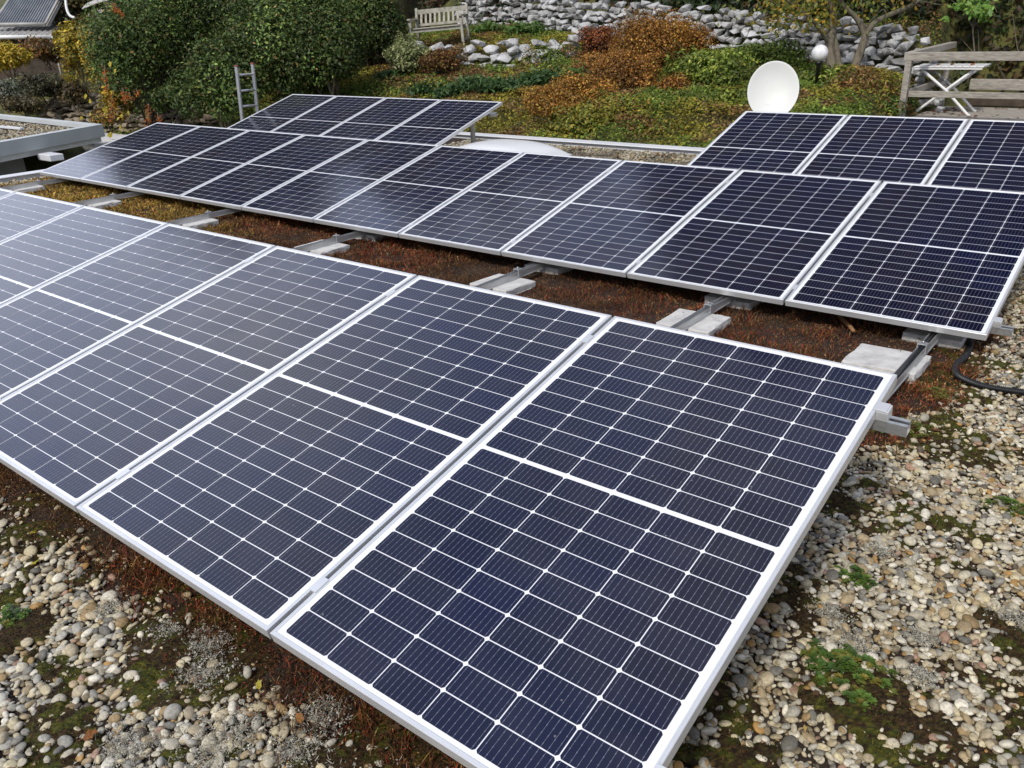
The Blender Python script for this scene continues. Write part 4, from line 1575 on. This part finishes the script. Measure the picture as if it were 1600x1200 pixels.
# spiraea and other shrubs on the slope
OR, OW = [(.34, .155, .030), (.25, .11, .026), (.42, .21, .038), (.16, .08, .026), (.30, .21, .04), (.46, .28, .05)], [4, 3.5, 2, 2.5, 1.4, .8]
SH = [((1010, 78), 15.0, (.98, .7, .72), 17000, .024, OR, OW, 'large rust orange spiraea shrub against the stone wall', None),
      ((935, 72), 15.9, (.48, .45, .36), 3800, .030, [(.24, .075, .025), (.17, .06, .025), (.30, .12, .03), (.10, .045, .02)], [4, 3, 1, 3], 'small dark red shrub left of the large orange one', None),
      ((975, 128), 14.2, (.82, .6, .52), 12000, .024, OR, [3, 4, 1, 4, 1, .3], 'dark rust shrub in front of the large orange one', None),
      ((868, 168), 13.3, (.62, .5, .33), 8000, .023, OR, [4, 2, 3, 1, 3, 1], 'low orange shrub near the back roof edge', None),
      ((960, 178), 13.0, (.75, .5, .28), 6000, .028, [(.22, .22, .03), (.28, .21, .03), (.30, .14, .03), (.13, .16, .03)], [4, 3, 2, 3], 'low yellow green and orange shrub by the back roof edge', None),
      ((1110, 128), 14.0, (.98, .7, .5), 9000, .036, [(.19, .25, .035), (.13, .18, .03), (.27, .29, .05), (.08, .12, .025)], [4, 4, 2, 3], 'lime green spreading shrub left of the satellite dish', None),
      ((1060, 185), 12.9, (.8, .5, .32), 6000, .033, [(.18, .23, .035), (.13, .17, .03), (.26, .23, .04), (.08, .11, .025)], [4, 4, 2, 3], 'low green shrub at the roof edge beside the far right row', None),
      ((905, 150), 13.7, (.62, .5, .36), 6500, .024, OR, [4, 3, 2, 2, 2, 1], 'middle rust orange shrub linking the low and the dark one', None),
      ((1045, 150), 13.8, (.45, .4, .34), 4500, .024, OR, [3, 4, 1, 4, 1, .3], 'dark rust shrub right of the others, above the low green shrub', None),
      ((935, 112), 14.8, (.5, .45, .34), 5000, .024, OR, [3, 4, 1, 4, 1, .3], 'rust brown shrub below the small dark red shrub', None),
      ((1075, 75), 15.2, (.5, .4, .42), 5000, .024, OR, [3, 4, 1, 4, 2, .3], 'brownish rust shrub at the right of the large orange one', None),
      ((1150, 172), 12.9, (.6, .45, .34), 4200, .036, [(.19, .25, .035), (.13, .18, .03), (.27, .29, .05), (.08, .12, .025)], [4, 4, 3, 2], 'bright lime shrub at the roof edge, next to the dish', None),
      ((1165, 95), 15.0, (.6, .45, .30), 3800, .036, [(.16, .22, .035), (.11, .16, .03), (.22, .25, .05), (.08, .12, .025)], [4, 4, 2, 2], 'green shrub up by the stone wall, left of the lamp', None),
      ((905, 190), 12.8, (.55, .4, .22), 3000, .032, [(.19, .20, .03), (.26, .21, .03), (.13, .16, .03)], [3, 3, 3], 'low yellowish green mat at the back roof edge', None),
      ((1020, 205), 12.3, (.6, .4, .20), 3000, .032, [(.19, .20, .03), (.26, .17, .03), (.13, .16, .03)], [3, 3, 3], 'low olive and orange mat at the back roof edge', None),
      ((1200, 100), 14.6, (.75, .6, .38), 5500, .036, [(.12, .18, .03), (.08, .13, .025), (.19, .22, .04)], [4, 4, 1], 'dark green shrub behind the satellite dish', None),
      ((1290, 140), 13.4, (.62, .5, .32), 5000, .036, [(.16, .22, .035), (.25, .27, .05), (.10, .15, .03), (.24, .14, .04)], [4, 2, 3, .8], 'green leafy shrub right of the satellite dish', None),
      ((1345, 155), 12.9, (.58, .5, .26), 4500, .032, [(.22, .10, .025), (.16, .06, .02), (.12, .13, .025), (.28, .14, .03)], [4, 3, 2, 1], 'orange brown low shrub left of the timber railing', None),
      ((1385, 168), 12.5, (.35, .4, .22), 2200, .04, [(.07, .12, .025), (.14, .08, .03), (.10, .15, .03)], [4, 2, 2], 'green tuft at the foot of the railing post', None),
      ((636, 93), 16.6, (.50, .45, .38), 4500, .036, [(.30, .32, .14), (.19, .23, .08), (.38, .38, .20), (.10, .14, .04)], [4, 4, 2, 2], 'cream variegated shrub below the left of the bench', None),
      ((632, 70), 16.8, (.2, .2, .25), 900, .034, [(.30, .32, .14), (.19, .23, .08)], [3, 3], 'upright variegated sprig in front of the bench', None),
      ((690, 106), 16.2, (.48, .4, .36), 3600, .032, [(.17, .055, .025), (.25, .16, .04), (.12, .06, .025), (.14, .13, .03)], [3, 2.5, 3, 1.5], 'red and yellow shrub below the bench', None),
      ((722, 92), 16.5, (.28, .3, .34), 1300, .03, [(.26, .20, .10), (.20, .12, .05), (.30, .22, .06)], [3, 3, 2], 'dry pinkish brown twiggy shrub below right of the bench', None)]
for i, ((px, py), d, r, n, s, pal, w, lab, _) in enumerate(SH):
    c = at(px, py, d)
    tz = float(terrain(c[0], c[1]))
    shrub('garden_shrub', lab, 'shrub', c, r, int(n * 1.15), s, pal, w, 300 + i, 24, base=(c[0], c[1], min(tz, c[2] - r[2] * .9)), group='shrubs on the garden slope', clump=.28, var=.3, stem_r=.009, inner=.35, stems=12)

# tufts of green perennials
for i, (px, py, r, n, lab) in enumerate([(735, 138, .30, 900, 'green perennial clump below right of the bench'), (660, 146, .26, 700, 'green perennial clump above the far left panels'), (700, 150, .22, 500, 'small green perennial clump at the slope foot'),
                                         (770, 140, .32, 1000, 'blue green perennial clump in the middle of the slope'), (845, 128, .36, 1000, 'dark green perennial clump below the stone line'), (905, 124, .24, 700, 'bright green clump left of the dark rust shrub'),
                                         (820, 50, .40, 1200, 'bright green clump in front of the upper stone wall'), (762, 50, .32, 900, 'bright green clump right of the bench'), (815, 140, .32, 900, 'dark green perennial patch left of the low orange shrub'),
                                         (610, 125, .28, 700, 'green clump at the foot of the variegated shrub')]):
    p = on_terrain(px, py)
    rt = thing('perennial_clump', p, lab, 'plant', 'green perennial clumps on the slope')
    q = p + np.stack([rng.normal(0, r * .5, n), rng.normal(0, r * .5, n), np.abs(rng.normal(.05, .06, n))], -1)
    pal, w = ([(.09, .17, .03), (.06, .12, .025), (.13, .20, .045)], [3, 3, 2]) if 'bright' in lab else ([(.05, .10, .028), (.035, .075, .024), (.08, .14, .035)], [3, 3, 1.5])
    v, f, c = leaves(q, rng.normal(0, .6, (n, 3)) + np.array([0, -.3, .9]), rng.uniform(.035, .07, n), pick(pal, w, n, .2), .42)
    np_mesh('foliage', v, f, M['leaf'], c, rt)

# ground cover: leaf litter, moss, ivy
def cover(n, x0, x1, y0, y1, size, palf):
    x, y = rand_xy(n, x0, x1, y0, y1)
    z = terrain(x, y)
    ok = seen(np.stack([x, y, z], -1), 260, 200) & (z > -.2)
    x, y, z = x[ok], y[ok], z[ok]
    n = len(x)
    mound = (.24 * sstep(.42, .72, fbm(x, y, .85, 3, 61)) * sstep(14.2, 13.2, y) * sstep(.35, .8, np.abs(y - 12.1 + .06 * (x + 13)))) + .04
    P = np.stack([x, y, z + mound * rng.random(n) ** .6], -1)
    N = rng.normal(0, .6, (n, 3)) + np.array([0, -.25, 1])
    return leaves(P, N, size * rng.uniform(.6, 1.3, n), palf(x, y, n), .5)


def slope_pal(x, y, n):
    a = fbm(x, y, .9, 3, 41)
    b = fbm(x, y, 2.2, 3, 43)
    green = pick([(.12, .185, .03), (.17, .22, .035), (.08, .13, .025)], [3, 3, 2], n)
    moss = pick([(.22, .20, .028), (.27, .24, .035), (.17, .14, .03)], [3, 2, 2], n)
    brown = pick([(.22, .125, .045), (.16, .09, .04), (.32, .21, .09), (.10, .065, .03)], [3, 3, 1.5, 2], n)
    c = np.where((a + .25 * (rng.random(n) - .5) > .50)[:, None], green, moss)
    c = c * (.55 + .9 * fbm(x, y, 3.1, 3, 47))[:, None]
    return np.where((b + .3 * (rng.random(n) - .5) > .585)[:, None], brown, c)


v, f, c = merge([cover(120000, -15, -2.9, 9.5, 15.6, .028, slope_pal), cover(14000, -22, -14, 7, 15, .034, slope_pal)])
tag(np_mesh('ground_cover', v, f, M['dry'], c), kind='stuff')


def bank_pal(x, y, n):
    a = fbm(x, y, .8, 3, 51)
    d = pick([(.020, .040, .012), (.034, .058, .018), (.05, .075, .022), (.014, .022, .009)], [4, 3, 1.2, 3], n)
    br = pick([(.07, .045, .022), (.10, .06, .028), (.045, .03, .016), (.03, .03, .014)], [3, 2, 3, 2], n)
    return np.where((a + .35 * (rng.random(n) - .5) > .55)[:, None], br, d)


n = 60000
x, y = rand_xy(n, -16.5, 2.5, 15.2, 19.5)
z = terrain(x, y) + np.abs(rng.normal(.05, .28, n)) * (.4 + 1.1 * fbm(x, y, 1.1, 2, 8))
yw_ = np.interp(x, [-20, -14.2, -9.6, -6.1, -3.5, 0], [16.3, 16.0, 15.3, 15.1, 14.5, 14.2]) + .42
ok = seen(np.stack([x, y, z], -1), 300, 420) & ((x < -3.3) | (y > 15.9)) & ((y > yw_) | ((y > yw_ - .55) & (fbm(x, y * 0 + 3, 1.6, 3, 71) > .60) & (z > terrain(x, y) + .0)))
x, y, z = x[ok], y[ok], z[ok]
n = len(x)
v, f, c = leaves(np.stack([x, y, z], -1), rng.normal(0, .6, (n, 3)) + np.array([0, -.6, .6]), rng.uniform(.04, .085, n), bank_pal(x, y, n), .55)
tag(np_mesh('ivy_bank', v, f, M['leaf_gloss'], c), kind='stuff')

# bare twigs standing in the bank
tw = MB()
for k in range(170):
    x, y = rng.uniform(-15, 1.5), rng.uniform(15.8, 17.5)
    z = float(terrain(x, y))
    a = np.array([x, y, z])
    h = rng.uniform(.5, 1.5)
    b = a + np.array([rng.normal(0, .3), rng.normal(0, .2), h * .6])
    e = b + np.array([rng.normal(0, .4), rng.normal(0, .2), h * .5])
    tw.tube([tuple(a), tuple(b), tuple(e)], [.010, .008, .003], 4, cap=False)
o = tw.build('bank_twigs', noise_mat('pale_twig', [(.16, .13, .09), (.26, .21, .15)], 8, .85))
tag(o, kind='stuff')

# woodland rising behind the garden (mostly above the picture, mirrored in the dark panels)
lst = []
tk = MB()
wr = np.random.default_rng(77)
for k in range(76):
    x = wr.uniform(-23, 14)
    y = wr.uniform(20.5, 27)
    if k >= 46:
        x, y = (wr.uniform(-29, -18), wr.uniform(15.5, 20)) if k < 58 else ((-24.2 - .55 * (k - 58), 13.2 + wr.uniform(-.3, 1.2)) if k < 68 else (-11 + 2.2 * (k - 68), 19.5 + wr.uniform(0, 1)))
    zb = float(terrain(x, y))
    h = wr.uniform(15, 18.5) * (.62 + .38 * float(sstep(-20, -9, x)))
    if k >= 46:
        h = wr.uniform(7, 12.5) if k < 68 else wr.uniform(14, 17)
    c = np.array([x, y, zb + h * .58])
    P, N, kk, _ = lumpy(c, (2.6, 2.3, h * .46), 1700 if 58 <= k < 68 else 4600, 26, 900 + k, .3)
    lst.append(leaves(P, N, .26 * wr.uniform(.6, 1.3, len(P)), pick([(.03, .05, .016), (.05, .07, .02), (.10, .085, .02), (.13, .07, .02), (.02, .035, .012)], [4, 3, 1.2, .8, 3], len(P)), .6))
    tk.tube([(x, y, zb - .3), (x + wr.normal(0, .2), y, zb + h * .4), (x + wr.normal(0, .3), y, zb + h * .8)], [.24, .17, .06], 7)
v, f, c = merge(lst)
wo = np_mesh('woodland', v, f, M['leaf'], c)
tag(wo, kind='stuff')
tag(tk.build('woodland_trunks', M['bark']), kind='stuff')

# ------------------------------------------------------------------ fruit tree by the globe lamp
td = 13.7
tb0 = on_terrain(1313, 124)
td = float(proj(tb0)[2])
ft = thing('fruit_tree', tb0, 'old twin stemmed fruit tree with sparse yellow leaves beside the globe lamp', 'tree')
tk = MB()


def tpath(pp, radii):
    tk.tube(spline([at(a, b, td + dd) for a, b, dd in pp], 5), list(np.interp(np.linspace(0, 1, (len(pp) - 1) * 5 + 1), np.linspace(0, 1, len(radii)), radii)), 9)


tpath([(1302, 132, 0), (1299, 100, 0), (1296, 70, .0), (1302, 35, .1), (1299, 5, .2), (1290, -40, .3)], [.088, .078, .07, .06, .045, .03])
tpath([(1314, 130, .05), (1309, 95, .05), (1303, 60, .1), (1300, 25, .15)], [.06, .055, .05, .035])
tpath([(1324, 130, 0), (1337, 100, -.05), (1347, 72, -.1), (1352, 52, -.1), (1338, 28, -.1), (1318, 8, -.2), (1300, -30, -.3)], [.078, .068, .064, .06, .042, .035, .02])
tpath([(1351, 54, -.1), (1366, 36, -.1), (1392, 22, 0), (1425, 8, .1), (1460, -20, .2)], [.05, .046, .04, .034, .02])
tpath([(1296, 70, 0), (1280, 45, -.2), (1262, 25, -.4), (1235, 5, -.6), (1210, -20, -.8)], [.035, .03, .024, .016, .01])
tpath([(1290, -40, .3), (1270, -90, .2), (1240, -150, .0)], [.03, .02, .01])
tpath([(1300, -30, -.3), (1310, -90, -.4), (1340, -150, -.3)], [.02, .015, .01])
for k in range(40):
    a = (rng.uniform(1210, 1440), rng.uniform(-80, 30))
    tpath([(a[0], a[1], rng.uniform(-.6, .4)), (a[0] + rng.normal(0, 18), a[1] + rng.normal(-5, 12), rng.uniform(-.6, .4)), (a[0] + rng.normal(0, 35), a[1] + rng.normal(0, 22), rng.uniform(-.7, .4))], [.009, .006, .003])
tk.build('trunk', M['bark'], ft)
LP = []
for (a, b, sa, sb, n, ) in [(1230, 15, 26, 16, 260), (1275, 12, 22, 16, 200), (1290, 35, 8, 8, 30), (1320, -20, 60, 30, 500), (1240, -50, 60, 40, 500), (1420, -40, 50, 30, 350), (1215, 40, 14, 10, 40)]:
    for k in range(n):
        LP.append(at(a + rng.normal(0, sa), b + rng.normal(0, sb), td + rng.normal(-.2, .4)))
LP = np.array(LP)
v, f, c = leaves(LP, rng.normal(0, 1, (len(LP), 3)) + np.array([0, -.4, .4]), rng.uniform(.03, .055, len(LP)), pick([(.30, .22, .03), (.17, .19, .03), (.10, .13, .025), (.40, .24, .03)], [2.5, 3, 3, 1], len(LP), .2), .55)
np_mesh('crown', v, f, M['leaf'], c, ft)

# sapling with light green leaves behind the terrace
sp0 = on_terrain(1525, 62)
spd = float(proj(sp0)[2]) - .4
st_ = thing('sapling', at(1525, 110, spd), 'young tree with bright light green leaves behind the terrace railing', 'tree')
tk2 = MB()
tk2.tube([tuple(at(1525, 110, spd)), tuple(at(1520, 50, spd)), tuple(at(1522, -30, spd))], [.014, .011, .006], 6)
for a in ((1500, 15), (1545, 20), (1480, -5), (1560, -10)):
    tk2.tube([tuple(at(1521, 45, spd)), tuple(at((1521 + a[0]) / 2, (35 + a[1]) / 2 - 4, spd)), tuple(at(a[0], a[1], spd - .1))], [.007, .005, .003], 5)
tk2.build('trunk', M['bark'], st_)
LP = np.array([at(a + rng.normal(0, s), b + rng.normal(0, s * .55), spd + rng.normal(-.1, .15)) for a, b, s, n in ((1528, 16, 11, 170), (1502, 8, 8, 50), (1520, -20, 25, 150), (1480, 30, 4, 8), (1537, 28, 6, 20)) for _ in range(n)])
v, f, c = leaves(LP, rng.normal(0, .5, (len(LP), 3)) + np.array([0, -.7, .6]), rng.uniform(.035, .065, len(LP)), pick([(.16, .30, .05), (.22, .34, .06), (.11, .22, .04)], [3, 2, 2], len(LP), .15), .6)
np_mesh('crown', v, f, M['leaf'], c, st_)

# ------------------------------------------------------------------ globe lamp
gp = on_terrain(1284, 112)
gd = float(proj(gp)[2]) - 1.0
gc = at(1281, 83, gd)
gl = thing('globe_lamp', (gc[0], gc[1], float(terrain(gc[0], gc[1]))), 'white globe garden lamp on a short black post by the tree', 'garden lamp')
mb = MB()
rg = 12.6 * gd / FPX
mb.lathe([(rg * math.sin(a), -rg * math.cos(a)) for a in np.linspace(.25, math.pi - .001, 20)], 28, 0, Matrix.Translation(Vector(gc)))
mb.build('globe', M['globe'], gl)
mb = MB()
zb = float(terrain(gc[0], gc[1])) - .1
mb.lathe([(.0, zb), (.03, zb), (.03, gc[2] - rg - .06), (.055, gc[2] - rg - .03), (.06, gc[2] - rg * .94), (.0, gc[2] - rg * .94)], 16, 0, Matrix.Translation((gc[0], gc[1], 0)))
mb.build('post', M['black_plastic'], gl)

# ------------------------------------------------------------------ bench
bw, bh = 1.17, .80
b_ = on_terrain(690, 78)
b_d = float(proj(b_)[2])
bench = thing('garden_bench', b_, 'weathered grey slatted wooden bench on the slope before the stone wall', 'bench')
bench.rotation_euler = (R(1), R(-3.0), R(27))
bench.location.z += .02


def bpart(name, fn, bevel=.006):
    mb = MB()
    fn(mb)
    return mb.build(name, M['wood_bench'], bench, bevel=bevel, local=True)


hw = bw / 2
for sx in (-1, 1):
    bpart('leg', lambda mb: mb.beam((sx * (hw - .03), -.24, 0), (sx * (hw - .03), -.24, .60), .055, .055, (0, 1, 0)))
    bpart('leg', lambda mb: (mb.beam((sx * (hw - .03), .22, 0), (sx * (hw - .03), .24, .45), .055, .055, (0, 1, 0)), mb.beam((sx * (hw - .03), .24, .45), (sx * (hw - .03), .34, bh + .03), .055, .05, (0, 1, 0))))
    bpart('armrest', lambda mb: mb.beam((sx * (hw - .03), -.31, .62), (sx * (hw - .03), .29, .62), .075, .035))
    bpart('side_rail', lambda mb: mb.beam((sx * (hw - .03), -.22, .16), (sx * (hw - .03), .22, .16), .03, .05))


def seat(mb):
    for k in range(5):
        y = -.25 + k * .105
        mb.box((-hw + .06, y - .043, .425), (hw - .06, y + .043, .447))
    mb.box((-hw + .055, -.262, .36), (hw - .055, -.236, .424))
    mb.box((-hw + .055, .21, .36), (hw - .055, .236, .424))


bpart('seat', seat, .004)


def back(mb):
    mb.beam((-hw + .055, .335, bh - .045), (hw - .055, .335, bh - .045), .03, .09)
    mb.beam((-hw + .055, .255, .50), (hw - .055, .255, .50), .03, .05)
    for k in range(10):
        x = -hw + .13 + k * (bw - .26) / 9
        mb.beam((x, .257, .525), (x, .330, bh - .09), .046, .016, (0, 1, 0))


bpart('backrest', back, .003)

# ------------------------------------------------------------------ terrace: deck, railing, table
DX, DY = -2.90, 12.72
mb = MB()
for k in range(17):
    y = DY + .02 + k * .148
    mb.box((DX - .05, y, .085), (4.5, y + .138, .12))
mb.box((DX - .04, DY - .03, -.3), (4.5, DY + .012, .117))
tag(mb.build('terrace_deck', M['wood_grey'], bevel=.004), kind='structure')

rl = thing('timber_railing', (DX, DY, .12), 'weathered grey timber railing round the terrace at right', 'railing')


def rpart(name, p, q, w, h):
    m = MB()
    m.beam(p, q, w, h)
    return m.build(name, M['wood_grey'], rl, bevel=.006)


zt = 1.03
rpart('top_rail', (DX - .07, DY, zt), (4.4, DY, zt), .09, .115)
rpart('lower_rail', (DX + .06, DY, .52), (4.4, DY, .52), .05, .085)
rpart('top_rail', (DX, DY + .06, zt + .02), (DX, DY + 2.55, zt + .06), .11, .09)
rpart('lower_rail', (DX, DY + .06, .52), (DX, DY + 2.45, .55), .05, .085)
for x, y in ((DX, DY), (DX, DY + 2.4), (-.9, DY), (1.2, DY)):
    rpart('post', (x, y, -.5), (x, y, zt - .06), .105, .085)

tp = at(1482, 105, 12.95)
tt = thing('folding_table', (tp[0], tp[1], .12), 'white folding garden table with crossed legs and fallen leaves on top', 'table')
tz = .82
c0 = np.array([tp[0], tp[1]])
tl_ = at(1427, 106, 12.9)
ex = np.array([math.cos(R(3)), math.sin(R(3))])
ey = np.array([-ex[1], ex[0]])
TW, TD = .98, .74
o2 = np.array([tl_[0], tl_[1]])


def tpnt(a, b, z):
    p = o2 + ex * a + ey * b
    return (p[0], p[1], z)


mb = MB()
top = Matrix(((ex[0], ey[0], 0, o2[0]), (ex[1], ey[1], 0, o2[1]), (0, 0, 1, 0), (0, 0, 0, 1)))
for k in range(10):
    a = k * TW / 10
    mb.box((a + .004, 0, tz), (a + TW / 10 - .004, TD, tz + .018), 0, top)
mb.build('table_top', M['white_metal'], tt, bevel=.003)
mb = MB()
mb.box((.02, .012, tz - .03), (TW - .02, .03, tz - .002), 0, top)
mb.box((.02, TD - .03, tz - .03), (TW - .02, TD - .012, tz - .002), 0, top)
mb.build('apron', M['white_metal'], tt)
for b in (.06, TD - .06):
    m1 = MB()
    m1.tube([tpnt(.10, b, tz - .02), tpnt(.50, b, .49), tpnt(.86, b, .14), tpnt(.90, b, .125)], .021, 8)
    m1.build('leg', M['white_metal'], tt)
    m1 = MB()
    m1.tube([tpnt(.86, b + .03, tz - .02), tpnt(.50, b + .03, .49), tpnt(.12, b + .03, .16), tpnt(.08, b + .03, .125)], .021, 8)
    m1.build('leg', M['white_metal'], tt)
mb = MB()
mb.tube([tpnt(.50, .06, .47), tpnt(.50, TD - .03, .47)], .01, 8)
mb.build('cross_bar', M['white_metal'], tt)
for i, (a, b, s, col, lb) in enumerate([(.30, .33, .045, (.35, .12, .05), 'brown leaf on the white table, left'), (.50, .30, .04, (.45, .25, .10), 'tan leaf in the middle of the white table'), (.78, .30, .05, (.50, .14, .04), 'orange red leaf on the white table, right'), (.06, .2, .03, (.10, .07, .05), 'dark leaf at the left corner of the white table')]):
    p = tpnt(a, b, tz + .024)
    fallen_leaf(p[0], p[1], p[2], s, col, lb, 90 + i)

# leaf litter on the deck
n = 500
x, y = rand_xy(n, DX, 2.2, DY + .8, DY + 2.7)
kp = fbm(x, y, 2.0, 3, 66) > .46
x, y = x[kp], y[kp]
v, f, c = leaves(np.stack([x, y, np.full(len(x), .128)], -1), rng.normal(0, .25, (len(x), 3)) + np.array([0, 0, 1]), rng.uniform(.025, .05, len(x)), pick([(.28, .10, .035), (.20, .08, .03), (.34, .18, .05), (.12, .06, .03)], [3, 3, 1.5, 2], len(x)), .6)
tag(np_mesh('leaf_litter', v, f, M['dry'], c), kind='stuff')

# timber edging behind the deck
mb = MB()
mb.beam((DX + .35, DY + 2.64, .24), (4.5, DY + 2.64, .24), .08, .22)
tag(mb.build('timber_sleeper', M['dark_wood'], bevel=.012), 'dark timber sleeper under the grey boards at the back of the terrace', 'timber sleeper')
mb = MB()
mb.beam((DX + .35, DY + 2.62, .47), (4.5, DY + 2.62, .47), .10, .17)
tag(mb.build('timber_edging', M['wood_grey'], bevel=.012), 'weathered horizontal timber board along the back of the terrace', 'timber edging')

# thin pole
mb = MB()
a, b = at(1572, 112, 14.6), at(1580, -40, 14.6)
a[2] = float(terrain(a[0], a[1]))
mb.tube([tuple(a), tuple(b)], .012, 8)
tag(mb.build('thin_pole', M['white_metal']), 'thin pale metal pole rising behind the terrace table', 'pole')
mb = MB()
a, b = at(1397, 60, 16.2), at(1397, -40, 16.2)
mb.tube([tuple(a), tuple(b)], .028, 8)
tag(mb.build('post', noise_mat('blue_paint', [(.02, .05, .09), (.03, .07, .12)], 5, .5)), 'dark blue post at the top behind the fruit tree', 'post')

# ------------------------------------------------------------------ shed and collectors at far left
sd_d = 22.0
sh = thing('shed', at(30, 75, sd_d), 'dark shed with corrugated roof and white gutter at top left', 'shed')


def quad_slab(mb, pts, th, mi=0):
    p = [Vector(q) for q in pts]
    nrm = (p[1] - p[0]).cross(p[2] - p[0]).normalized() * th
    vs = [tuple(q) for q in p] + [tuple(q - nrm) for q in p]
    mb.add(vs, [(0, 1, 2, 3), (7, 6, 5, 4), (0, 4, 5, 1), (1, 5, 6, 2), (2, 6, 7, 3), (3, 7, 4, 0)], mi)


e0, e1 = at(-60, 54, sd_d - .2), at(82, 53, sd_d)
r0, r1 = at(-40, 36, sd_d + 1.7), at(110, 32, sd_d + 1.7)
mb = MB()
NR_ = 64
vs, fs = [], []
for i in range(NR_ + 1):
    t = i / NR_
    dz = .022 * math.cos(i * math.pi / 2 * 1.0) if i % 2 == 0 else 0
    dz = .02 * (1 if i % 4 == 0 else -1 if i % 4 == 2 else 0)
    p, q = e0 * (1 - t) + e1 * t, r0 * (1 - t) + r1 * t
    vs += [(p[0], p[1], p[2] + dz), (q[0], q[1], q[2] + dz), (p[0], p[1], p[2] + dz - .02), (q[0], q[1], q[2] + dz - .02)]
for i in range(NR_):
    a = i * 4
    fs += [(a, a + 4, a + 5, a + 1), (a + 2, a + 3, a + 7, a + 6), (a, a + 2, a + 6, a + 4)]
mb.add(vs, fs, 0, False)
mb.build('roof', M['corrugated'], sh)
mb = MB()
mb.tube([tuple(e0 + np.array([0, -.05, -.07])), tuple(e1 + np.array([0, -.05, -.07]))], .055, 10)
mb.tube([tuple(e1 + np.array([-.1, -.05, -.1])), tuple(e1 + np.array([-.08, -.02, -.4]))], .03, 8)
mb.build('gutter', M['white_metal'], sh)
mb = MB()
w0, w1 = e0 + np.array([0, .35, -.15]), e1 + np.array([0, .35, -.15])
quad_slab(mb, [w0, w1, w1 + np.array([0, 0, -1.4]), w0 + np.array([0, 0, -1.4])], .06)
mb.build('wall', M['dark_wood'], sh)
mb = MB()
pp = e1 + np.array([.06, -.05, 0])
mb.tube([tuple(pp), tuple(pp + np.array([0, 0, -1.2]))], .022, 8)
mb.build('post', M['white_metal'], sh)

tc_ = thing('tube_collector', at(40, 38, sd_d + .3), 'tilted evacuated tube solar collector on the corrugated shed roof', 'solar collector')
b0, b1 = at(-12, 38, sd_d + .2), at(71, 37, sd_d + .2)
t0, t1 = at(18, -6, sd_d + .9), at(95, -8, sd_d + .9)
mb = MB()
for i in range(20):
    t = (i + .5) / 20
    mb.tube([tuple(b0 * (1 - t) + b1 * t), tuple(t0 * (1 - t) + t1 * t)], .024, 8, cap=False)
mb.build('tubes', M['tube_glass'], tc_)
mb = MB()
mb.tube([tuple(b0), tuple(b1)], .035, 8)
mb.tube([tuple(t0), tuple(t1)], .05, 8)
mb.tube([tuple(b1), tuple(t1)], .03, 8)
mb.tube([tuple(b0), tuple(t0)], .03, 8)
off_ = np.array([.0, .10, -.06])
quad_slab(mb, [b0 + off_, b1 + off_, t1 + off_, t0 + off_], .01)
mb.build('frame', M['corrugated'], tc_)

gp_ = thing('glass_collector', at(140, 50, 21), 'tilted grey glass solar collector in a white frame on a stand', 'solar collector')
q = [at(130, 50, 20.6), at(146, 48, 20.7), at(160, 17, 21.3), at(143, 18, 21.2)]
mb = MB()
quad_slab(mb, q, .05)
mb.build('glass', M['glass_pane'], gp_)
mb = MB()
mb.tube([tuple(at(131, 69, 20.4)), tuple(at(161, 16, 21.3))], .035, 6)
mb.tube([tuple(at(127, 51, 20.6)), tuple(at(142, 17, 21.2))], .02, 6)
mb.tube([tuple(at(142, 17, 21.2)), tuple(at(161, 16, 21.3))], .025, 6)
mb.build('frame', M['white_metal'], gp_)
for a, b in (((160, 22), (168, 50)), ((168, 18), (176, 45)), ((181, 16), (185, 58)), ((209, 0), (214, 26))):
    mb = MB()
    mb.tube([tuple(at(*a, 21.3)), tuple(at(*b, 21.2))], .018, 6)
    mb.build('stand_leg', M['white_metal'], gp_)
cv = MB()
vs, fs = [], []
for i in range(13):
    t = i / 12
    a = at(128 + 60 * t, 15 - 14 * math.sin(t * math.pi * .62) - 2, 21.6)
    b = at(135 + 60 * t, 9 - 14 * math.sin(t * math.pi * .62) - 4, 23.0)
    vs += [tuple(a), tuple(b), (a[0], a[1], a[2] - .04), (b[0], b[1], b[2] - .04)]
for i in range(12):
    k = i * 4
    fs += [(k, k + 4, k + 5, k + 1), (k + 2, k + 3, k + 7, k + 6), (k, k + 2, k + 6, k + 4)]
cv.add(vs, fs, 0, True)
tag(cv.build('curved_canopy', M['corrugated']), 'curved grey canopy above the tilted glass collector', 'canopy')
mb = MB()
mb.tube(spline([at(102, -10, 21.5), at(104, 12, 21.5), at(109, 24, 21.5), at(117, 28, 21.5)], 6), .035, 8)
tag(mb.build('white_pipe', M['white_metal']), 'bent white pipe between the shed and the glass collector', 'pipe')
